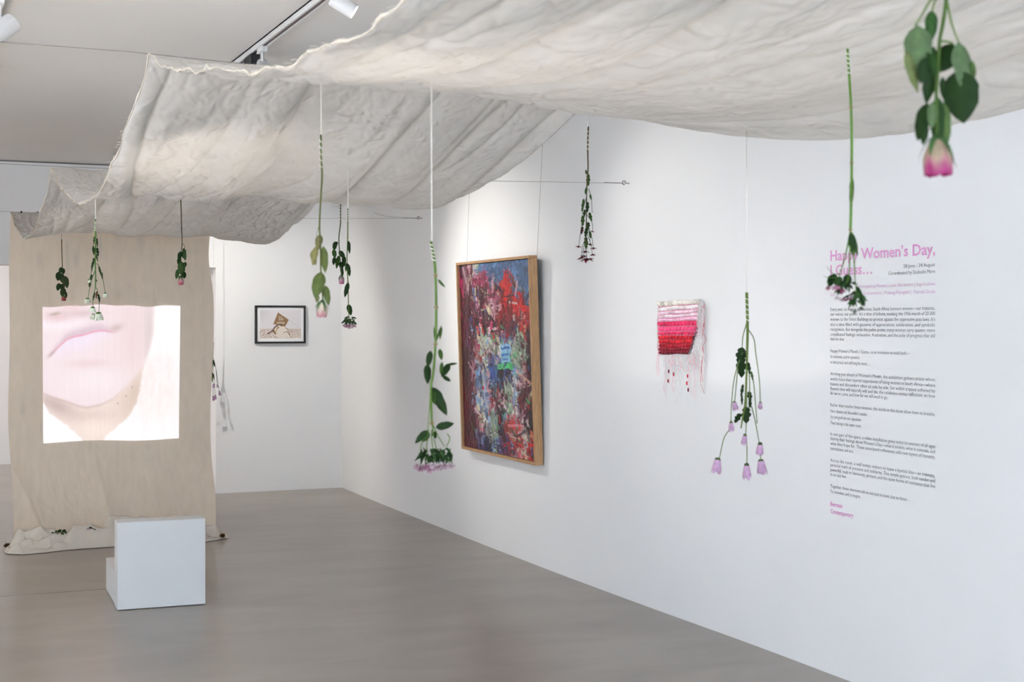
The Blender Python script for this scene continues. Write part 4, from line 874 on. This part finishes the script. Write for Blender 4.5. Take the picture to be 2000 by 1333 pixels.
def hash_(t):
    v = 0
    for ch in t: v = (v * 31 + ord(ch)) % 1000003
    return v
def Zm(x0, y0, sc): return lambda *p: (x0 + p[0] / sc, y0 + p[1] / sc)

# --- near pink rose, upper right
q = Zm(1740, 0, 3.705); f = Flower('hanging_rose', 'large magenta rose hanging closest at the upper right, with broad leaves', 'rose', 1.62, q(410, -420)); f.sw = 9
f.stem([q(410, -420), q(404, -150), q(400, 0), q(375, 180), q(352, 300), q(340, 500), q(328, 690), q(330, 900), q(332, 1020)], 8, 7, (74, 104, 52)); f.string(q(410, -420), q(407, -300), 4)
for a in ([q(395, -60), q(290, 0), q(230, 100), q(175, 185)], [q(402, -40), q(325, 0), q(300, 80)], [q(404, 0), q(420, 80), q(445, 190), q(488, 300)], [q(350, 300), q(400, 300), q(450, 315)]): f.stem(a, 5, 3.5, (104, 136, 76), 'petiole')
LT, DK = (82, 112, 92), (28, 54, 22)
for a in ((q(300, 70), q(300, 300), 95 / 3.7, (44, 84, 40)), (q(185, 185), q(215, 540), 190 / 3.7, LT), (q(100, 370), q(205, 668), 90 / 3.7, (104, 124, 92)), (q(255, 420), q(205, 610), 100 / 3.7, DK), (q(455, 310), q(360, 520), 150 / 3.7, DK),
          (q(488, 300), q(560, 720), 170 / 3.7, LT), (q(475, 510), q(520, 898), 235 / 3.7, DK), (q(590, 440), q(560, 700), 70 / 3.7, (70, 104, 60)), (q(320, 330), q(300, 560), 110 / 3.7, (34, 66, 28)), (q(310, 450), q(265, 750), 115 / 3.7, DK), (q(365, 560), q(388, 710), 45 / 3.7, DK),
          (q(270, 740), q(195, 1020), 105 / 3.7, DK), (q(300, 740), q(272, 945), 75 / 3.7, LT), (q(345, 690), q(340, 1080), 95 / 3.7, (36, 70, 34)), (q(385, 740), q(408, 1075), 85 / 3.7, (84, 116, 76)), (q(240, 900), q(215, 1060), 60 / 3.7, DK)): f.leaf(*a)
f.rose(q(332, 1000), q(342, 1275), 62, (180, 160, 130), (168, 50, 112)); f.stem([q(425, 1050), q(445, 1140), q(478, 1212)], 2, 0.8, GRN, 'sepal')

# --- near sweet william, right
q = Zm(1590, 0, 2.15); f = Flower('hanging_sweet_william', 'long-stemmed purple white sweet william hanging over the wall text heading', 'flower', 2.4, q(140, 205)); f.sw = 6
f.stem([q(140, 205), q(148, 330), q(155, 450), q(158, 570), q(158, 685), q(156, 830), q(153, 965)], 5, 5.5, (98, 146, 62), nodes=[q(155, 450), q(158, 685), q(153, 965)]); f.string(q(142, 215), q(150, 315), 2.6)
for a in ((q(163, 735), q(152, 882), 9, DGR), (q(150, 980), q(168, 1078), 13, DGR), (q(158, 975), q(182, 1075), 11, GRN), (q(85, 1150), q(72, 1205), 20, DGR), (q(150, 1150), q(130, 1215), 18, DGR), (q(110, 1160), q(95, 1215), 16, GRN), (q(180, 1200), q(215, 1290), 9, DGR), (q(172, 1220), q(170, 1290), 12, GRN)): f.leaf(*a)
for a in ([q(153, 970), q(130, 1080), q(105, 1160)], [q(153, 970), q(150, 1080), q(145, 1160), q(130, 1210)], [q(158, 975), q(168, 1090), q(172, 1170), q(178, 1235)], [q(110, 1150), q(80, 1150), q(52, 1120)], [q(95, 1165), q(70, 1168), q(40, 1162)]): f.stem(a, 3.5 if a[0][1] < 460 else 1.6, 1.8 if a[0][1] < 460 else 0.8, (88, 130, 60), 'branch')
f.cluster(q(85, 0)[0], q(0, 1195)[1], 34, 26, [(214, 160, 186), (176, 70, 120)], 4, 22); f.cluster(q(125, 0)[0], q(0, 1222)[1], 36, 34, [(220, 206, 212), (150, 40, 96), (226, 212, 216)], 6, 22); f.cluster(q(182, 0)[0], q(0, 1270)[1], 30, 40, [(60, 90, 50), (210, 180, 190)], 2, 30)

# --- sweet william, centre
q = Zm(780, 450, 2.72); f = Flower('hanging_sweet_william', 'pink sweet william hanging just left of the large painting', 'flower', 2.85, q(168, 60)); f.sw = 6
f.stem([q(168, 58), q(185, 150), q(192, 240), q(196, 410), q(192, 605), q(180, 760), q(168, 830), q(170, 930), q(173, 1025)], 5.5, 4.5, (96, 130, 66), nodes=[q(192, 240), q(196, 410), q(192, 605), q(173, 1025)]); f.string(q(170, 66), q(184, 165), 2.4)
for a in ((q(205, 262), q(245, 305), 5, GRN), (q(192, 600), q(184, 505), 4, GRN), (q(196, 590), q(222, 505), 4, GRN), (q(222, 510), q(216, 582), 6, GRN), (q(165, 640), q(150, 730), 13, DGR), (q(148, 710), q(152, 818), 14, DGR), (q(215, 630), q(226, 690), 9, GRN), (q(226, 700), q(222, 770), 8, GRN), (q(268, 708), q(222, 782), 13, DGR), (q(255, 715), q(308, 708), 5, DGR), (q(230, 775), q(272, 804), 8, DGR),
          (q(175, 835), q(254, 984), 21, DGR), (q(172, 850), q(190, 930), 14, GRN), (q(193, 1048), q(292, 1026), 15, DGR), (q(150, 1062), q(84, 1132), 13, DGR), (q(160, 1075), q(124, 1124), 12, GRN), (q(180, 1070), q(196, 1110), 9, DGR)): f.leaf(*a)
for a in ([q(168, 830), q(160, 950), q(152, 1060)], [q(155, 1060), q(120, 1130), q(112, 1175)], [q(155, 1065), q(148, 1120), q(142, 1180)], [q(175, 1030), q(185, 1110), q(200, 1175)], [q(176, 1030), q(205, 1090), q(240, 1150)], [q(172, 1060), q(172, 1110), q(180, 1175)], [q(255, 1080), q(268, 1110), q(250, 1150)]): f.stem(a, 2.6, 1.8, (104, 140, 76), 'branch')
f.cluster(q(190, 0)[0], q(0, 1215)[1], 76, 38, [(214, 176, 192), (226, 196, 208), (196, 140, 166)], 14, 90)

# --- dark red chrysanthemum spray
q = Zm(1100, 190, 3.92); f = Flower('hanging_chrysanthemum', 'dark red chrysanthemum spray hanging above and right of the large painting', 'flower', 4.62, q(192, 225)); f.sw = 3.4
f.stem([q(192, 225), q(188, 400), q(190, 560), q(180, 700), q(178, 900), q(172, 1150)], 3.2, 2, (92, 84, 58)); f.string(q(184, 235), q(190, 410), 1.5)
r4 = random.Random(5)
for a in ((q(175, 555), q(180, 592), 5, GRN), (q(190, 585), q(192, 685), 8, GRN), (q(180, 690), q(168, 745), 6, GRN), (q(205, 745), q(214, 790), 5, GRN), (q(158, 775), q(142, 880), 6, GRN), (q(185, 800), q(184, 885), 8, DGR), (q(200, 880), q(218, 955), 7, GRN), (q(150, 905), q(150, 990), 8, GRN), (q(190, 955), q(190, 1015), 8, DGR), (q(175, 1065), q(176, 1165), 9, GRN), (q(203, 1025), q(212, 1082), 6, GRN), (q(165, 860), q(160, 920), 6, DGR), (q(180, 1000), q(168, 1075), 8, DGR), (q(150, 990), q(140, 1050), 6, (74, 40, 40))): f.leaf(*a, lobed=True)
for a in ([q(195, 700), q(215, 770), q(222, 880)], [q(180, 760), q(150, 870), q(140, 1020)], [q(176, 860), q(140, 990), q(120, 1135)], [q(182, 900), q(220, 960), q(226, 1018)], [q(178, 950), q(200, 1050), q(206, 1115)], [q(190, 980), q(220, 1080), q(230, 1152)], [q(174, 1100), q(168, 1180)], [q(174, 1090), q(155, 1160), q(152, 1210)], [q(178, 1090), q(180, 1235)], [q(185, 1050), q(215, 1140), q(222, 1200)], [q(168, 1090), q(145, 1150), q(138, 1225)]): f.stem(a, 1.3, 0.9, (70, 84, 56), 'branch')
for (a, c, w) in ((120, 1138, 44), (225, 1022, 36), (205, 1122, 40), (230, 1158, 46), (168, 1183, 56), (160, 1213, 46), (225, 1205, 46), (140, 1228, 62), (175, 1243, 86), (212, 1236, 44), (222, 884, 14), (143, 1025, 26)): f.disc(q(a, c), w / 3.92 * 1.35, (104, 16, 40))

# --- pink chrysanthemum spray, right
q = Zm(1370, 560, 3.418); f = Flower('hanging_chrysanthemum', 'pale pink chrysanthemum spray hanging between the woven piece and the wall text', 'flower', 3.62, q(302, 40)); f.sw = 5.5
f.stem([q(302, 40), q(308, 260), q(305, 450), q(300, 620), q(292, 780), q(275, 880), q(264, 948)], 6, 2.6, (110, 136, 76)); f.string(q(300, 60), q(306, 235), 1.6)
for a in ([q(306, 230), q(278, 330), q(272, 405)], [q(312, 285), q(350, 350), q(363, 450), q(386, 620), q(393, 775)], [q(275, 440), q(240, 535), q(215, 640), q(200, 800), q(197, 905)], [q(243, 545), q(232, 660), q(221, 775)], [q(205, 940), q(178, 968), q(148, 1020), q(120, 1145)], [q(298, 640), q(302, 760), q(300, 880), q(296, 988)], [q(300, 1000), q(304, 1090), q(303, 1185)], [q(312, 540), q(345, 625), q(362, 800), q(372, 915)], [q(318, 560), q(322, 680), q(316, 820)], [q(335, 800), q(360, 905), q(386, 1045)], [q(392, 1110), q(398, 1160)]): f.stem(a, 2.2, 1.8, (112, 138, 92), 'branch')
for a in ((q(275, 405), q(252, 520), 20, DGR), (q(262, 455), q(272, 612), 20, DGR), (q(285, 430), q(300, 480), 9, DGR), (q(312, 505), q(322, 590), 8, DGR), (q(330, 565), q(342, 630), 6, GRN), (q(276, 650), q(264, 740), 7, DGR), (q(266, 720), q(274, 795), 6, DGR), (q(318, 700), q(330, 770), 10, DGR), (q(322, 750), q(326, 812), 8, DGR), (q(298, 800), q(296, 915), 18, DGR), (q(262, 848), q(226, 915), 13, DGR)): f.leaf(*a, lobed=True)
PK = (206, 166, 196)
for (a, c, L_, w, tp) in ((395, 770, 52, 30, None), (195, 898, 70, 36, None), (219, 768, 64, 38, (232, 835)), (112, 1145, 108, 62, (96, 1260)), (288, 983, 76, 38, (282, 1060)), (301, 1180, 108, 54, None), (388, 1040, 86, 48, None), (400, 1157, 104, 62, (408, 1262))): f.mum(q(a, c), L_ / 3.418, w / 3.418 * 1.05, PK, q(*tp) if tp else None)

# --- big dusty rose
q = Zm(590, 250, 3.3333); f = Flower('hanging_rose', 'cream pink rose with broad dusty leaves hanging above right of the small photograph', 'rose', 2.9, q(122, 45)); f.sw = 4
f.stem([q(122, 45), q(124, 180), q(130, 310), q(124, 420), q(113, 630), q(120, 760), q(122, 920), q(132, 1060), q(135, 1120)], 4, 3.2, (98, 108, 62)); f.string(q(122, 60), q(124, 265), 1.6)
f.stem([q(113, 630), q(98, 680), q(95, 710)], 1.4, 1, (110, 120, 80), 'petiole'); f.stem([q(130, 310), q(140, 314)], 2, 0.6, (90, 80, 50), 'thorn')
DU = (100, 104, 82)
for a in ((q(108, 698), q(104, 800), 13, DU), (q(125, 700), q(112, 770), 9, (96, 100, 70)), (q(92, 770), q(66, 898), 13, (124, 128, 100)), (q(62, 800), q(84, 895), 12, (120, 126, 96)), (q(138, 770), q(148, 945), 16, (96, 116, 76)), (q(122, 935), q(88, 1110), 26, (88, 110, 70)), (q(150, 1025), q(178, 1158), 14, (84, 106, 66)), (q(100, 1085), q(96, 1140), 9, (104, 120, 96))): f.leaf(*a, face=0.2)
f.rose(q(132, 1130), q(128, 1234), 25, (214, 200, 176), (184, 118, 130))

# --- smaller rose behind
q = Zm(590, 250, 3.3333); f = Flower('hanging_rose', 'small pink rose bud with curled leaves beside the motion sensor', 'rose', 6.3, q(250, 495)); f.sw = 2.6
f.stem([q(250, 495), q(250, 620), q(240, 710), q(243, 800), q(252, 900), q(255, 955)], 2.4, 1.8, (86, 100, 60)); f.string(q(250, 500), q(249, 600), 1.2)
for a in ((q(218, 740), q(204, 800), 9, DGR), (q(206, 790), q(214, 850), 9, GRN), (q(212, 840), q(206, 895), 8, DGR), (q(240, 800), q(278, 850), 10, DGR), (q(270, 830), q(274, 905), 9, DGR), (q(238, 830), q(226, 920), 8, GRN), (q(250, 870), q(262, 925), 9, DGR), (q(254, 905), q(264, 965), 7, DGR), (q(228, 740), q(222, 770), 5, DGR)): f.leaf(*a)
f.rose(q(255, 962), q(258, 1018), 12, (206, 176, 176), (176, 96, 124))

# --- slim sweet william
f = Flower('hanging_sweet_william', 'slim sweet william with narrow leaves beside the two roses', 'flower', 5.1, q(298, 525)); f.sw = 2.6
f.stem([q(298, 525), q(297, 720), q(292, 870), q(298, 1000), q(302, 1150), q(306, 1240)], 2.4, 1.8, (92, 116, 60), nodes=[q(297, 720), q(298, 1000)]); f.string(q(298, 530), q(297, 610), 1.3)
for a in ((q(303, 735), q(312, 822), 7, DGR), (q(294, 880), q(310, 968), 9, DGR), (q(288, 880), q(282, 940), 4, GRN), (q(302, 1005), q(278, 1105), 9, DGR), (q(300, 1148), q(318, 1222), 10, DGR), (q(320, 1232), q(358, 1242), 3, DGR), (q(305, 1230), q(272, 1240), 4, DGR)): f.leaf(*a)
f.cluster(q(308, 0)[0], q(0, 1270)[1], 25, 18, [(198, 160, 176), (176, 130, 150)], 8, 60)

# --- dark rose far left
q = Zm(90, 370, 4.938); f = Flower('hanging_rose', 'red rose in dense dark leaves hanging leftmost before the drop cloth', 'rose', 8.6, q(150, 440)); f.sw = 1.8
f.stem([q(150, 436), q(152, 600), q(157, 755), q(165, 900), q(171, 1030)], 1.8, 1.5, (66, 70, 46)); f.string(q(150, 440), q(151, 480), 1.0)
for a in ((q(152, 752), q(128, 812), 10, DGR), (q(160, 760), q(172, 820), 8, DGR), (q(122, 795), q(108, 885), 10, DGR), (q(150, 810), q(140, 890), 10, DGR), (q(180, 835), q(205, 955), 12, (48, 66, 44)), (q(160, 840), q(165, 910), 12, (56, 76, 52)), (q(130, 905), q(112, 980), 10, DGR), (q(150, 910), q(158, 980), 9, DGR), (q(168, 950), q(156, 1035), 11, (48, 68, 44)), (q(188, 985), q(195, 1050), 6, DGR)): f.leaf(*a)
f.rose(q(172, 1030), q(170, 1077), 10, (190, 110, 100), (170, 52, 58))

# --- white chrysanthemum
f = Flower('hanging_chrysanthemum', 'white chrysanthemum spray hanging in front of the projected picture', 'flower', 5.4, q(476, 290)); f.sw = 2.6
f.stem([q(476, 290), q(478, 430), q(478, 560), q(475, 700), q(477, 850), q(476, 960)], 3, 2.4, (96, 140, 80)); f.string(q(475, 300), q(476, 400), 1.7)
f.stem([q(470, 385), q(450, 440), q(444, 500)], 1.7, 1.5, (214, 214, 200), 'dry_branch')
for a in ([q(490, 715), q(520, 760), q(548, 870), q(571, 1000)], [q(470, 790), q(430, 900), q(404, 1050)], [q(476, 950), q(452, 1050), q(453, 1135)], [q(455, 1150), q(455, 1205)], [q(488, 950), q(512, 1080), q(509, 1190)], [q(470, 700), q(445, 770), q(416, 885)]): f.stem(a, 1.5, 1.1, (92, 128, 80), 'branch')
for a in ((q(462, 450), q(456, 540), 4, DGR), (q(488, 470), q(492, 560), 4, DGR), (q(455, 540), q(448, 620), 5, DGR), (q(492, 560), q(498, 650), 5, DGR), (q(470, 560), q(468, 640), 5, DGR), (q(482, 620), q(500, 700), 4, DGR), (q(462, 660), q(448, 740), 5, DGR), (q(448, 700), q(436, 800), 4, DGR), (q(512, 740), q(525, 835), 5, DGR), (q(535, 800), q(548, 870), 4, DGR), (q(440, 820), q(424, 900), 5, DGR), (q(425, 890), q(412, 950), 5, DGR), (q(468, 990), q(448, 1080), 5, DGR), (q(490, 980), q(488, 1060), 5, (96, 70, 66)), (q(505, 1010), q(520, 1090), 5, DGR), (q(474, 870), q(490, 890), 4, DGR)): f.leaf(*a, lobed=True)
for (a, c, L_, w) in ((570, 998, 46, 50), (402, 1050, 52, 64), (415, 872, 30, 32), (455, 1135, 52, 66), (454, 1202, 60, 56), (508, 1186, 84, 84)): f.mum(q(a, c), L_ / 4.938, w / 4.938, (226, 230, 208), n=13, cal=(96, 122, 60))

# --- pink rose before the drop cloth
f = Flower('hanging_rose', 'pale pink rose hanging before the right side of the drop cloth', 'rose', 6.2, q(1293, 15)); f.sw = 2.0
f.stem([q(1293, 10), q(1302, 180), q(1305, 330), q(1312, 520), q(1300, 640), q(1308, 780), q(1306, 850)], 2, 1.6, (78, 84, 56)); f.string(q(1293, 15), q(1298, 100), 1.1)
f.stem([q(1312, 520), q(1335, 545), q(1335, 580)], 1, 0.8, (90, 110, 70), 'petiole')
for a in ((q(1322, 565), q(1350, 692), 9, (44, 72, 44)), (q(1298, 600), q(1282, 690), 8, DGR), (q(1285, 660), q(1278, 740), 8, DGR), (q(1315, 600), q(1340, 680), 9, DGR), (q(1305, 695), q(1308, 835), 14, (56, 88, 52)), (q(1340, 700), q(1345, 750), 6, DGR), (q(1275, 765), q(1248, 868), 8, (50, 78, 48)), (q(1320, 790), q(1335, 862), 9, DGR), (q(1300, 830), q(1280, 880), 7, GRN)): f.leaf(*a)
f.rose(q(1304, 850), q(1300, 922), 11.5, (224, 176, 176), (184, 52, 84))

# --- chrysanthemum partly behind the drop cloth edge
q = Zm(400, 660, 4.166); f = Flower('hanging_chrysanthemum', 'pink chrysanthemum spray half hidden behind the right edge of the drop cloth', 'flower', 12.9, q(70, 40)); f.sw = 1.6
f.stem([q(70, 38), q(65, 150), q(60, 280), q(62, 360)], 1.7, 1.3, (80, 96, 60)); f.string(q(70, 40), q(67, 110), 0.7, ztop=CEIL)
for a in ([q(64, 150), q(48, 300), q(42, 450)], [q(62, 280), q(68, 380), q(66, 475)], [q(64, 200), q(78, 330), q(82, 468)], [q(66, 160), q(88, 240), q(100, 385)], [q(92, 260), q(110, 390), q(117, 438)]): f.stem(a, 0.9, 0.7, (96, 112, 80), 'branch')
for a in ((q(62, 165), q(54, 225), 3.5, DGR), (q(70, 180), q(82, 240), 4, DGR), (q(60, 275), q(56, 345), 4.5, DGR), (q(66, 290), q(76, 345), 3.5, DGR)): f.leaf(*a, lobed=True)
for (a, c, L_, w) in ((72, 375, 34, 22), (100, 382, 26, 16), (117, 435, 36, 22), (66, 475, 40, 22), (83, 467, 40, 22), (42, 448, 32, 16)): f.mum(q(a, c), L_ / 4.166, w / 4.166, (190, 150, 182), n=11)

# --- fallen flowers on the heap
def lying(name, lab, cat, px, py):
    for y_ in np.linspace(10.22, 10.46, 97):
        p = at_y(px, py, float(y_))
        if p.z <= heap_z(p.x, p.y) + 0.012: break
    p.z += 0.004
    f = Flower(name, lab, cat, 10.0, (px, py), 'flowers fallen on the cloth'); f.o.location = p
    c = at_d(px, py, 10.0); f.P = lambda q_, dz=0.0, c=c, p=p: p + (at_d(q_[0], q_[1], 10.0) - c) * 1.0 + Vector((0, dz * 0.5, 0)); return f
f = lying('fallen_sprig', 'green leafy sprig lying on the crumpled cloth', 'sprig', 117, 1042); f.sw = 2
f.stem([(101, 1043), (110, 1042), (122, 1041), (130, 1039)], 1.2, 1.0, DGR)
for a in (((104, 1043), (101, 1041), 2.5, DGR), ((108, 1042), (112, 1038), 4, GRN), ((113, 1042), (120, 1036), 6, (44, 80, 40)), ((114, 1043), (111, 1047), 4, DGR), ((119, 1042), (125, 1046), 5, GRN), ((121, 1040), (129, 1037), 5, DGR), ((116, 1041), (117, 1036), 5, DGR), ((125, 1041), (131, 1043), 4, GRN)): f.leaf(*a)
f = lying('fallen_blossom', 'small pink blossom lying on the crumpled cloth', 'blossom', 178, 1034); f.sw = 2
f.stem([(187, 1037), (181, 1034), (176, 1032)], 1.5, 1.1, DGR); f.leaf((180, 1034), (175, 1031), 3, DGR)
f.mum((176, 1032.5), 8, 6, (200, 160, 186), tip=(169, 1036), n=9)
# --- dried brown rose heads weighting the corners
def dried(lab, px, py, rad):
    p = at_z(px, py, 0.03); o = thing('dried_rose_head', lab, 'dried flower', (p.x, p.y, 0)); r5 = random.Random(hash_(lab))
    for k in range(11):
        b = MB(); an = k * 2.4; rr = rad * (0.35 + 0.5 * (k / 11)); cx = Vector((p.x, p.y, rad * 0.8 + 0.004)); dr = Vector((math.cos(an), math.sin(an) * 0.7, r5.uniform(-0.3, 0.9))).normalized(); sd = dr.cross(Vector((0.3, 0.2, 1))).normalized(); up = dr.cross(sd)
        vs = []
        for i in range(4):
            for j in range(3):
                vs.append(cx + dr * rr * (0.2 + 0.9 * i / 3) + sd * (j - 1) * rad * 0.5 * math.sin(0.5 + i * 0.7) + up * rad * 0.3 * math.sin(i * 1.4 + j))
        for v in vs: v.z = max(v.z, 0.003)
        b.add(vs, [(i * 3 + j, i * 3 + j + 1, (i + 1) * 3 + j + 1, (i + 1) * 3 + j) for i in range(3) for j in range(2)], tuple(lin(np.array((120, 82, 40)) * r5.uniform(0.5, 1.15))))
        b.build('dry_petal', 'plant', o, True)
dried('brown dried rose head at the left corner of the crumpled cloth', 14, 1068, 0.032)
dried('brown dried rose head at the right corner of the crumpled cloth', 434, 1047, 0.027)
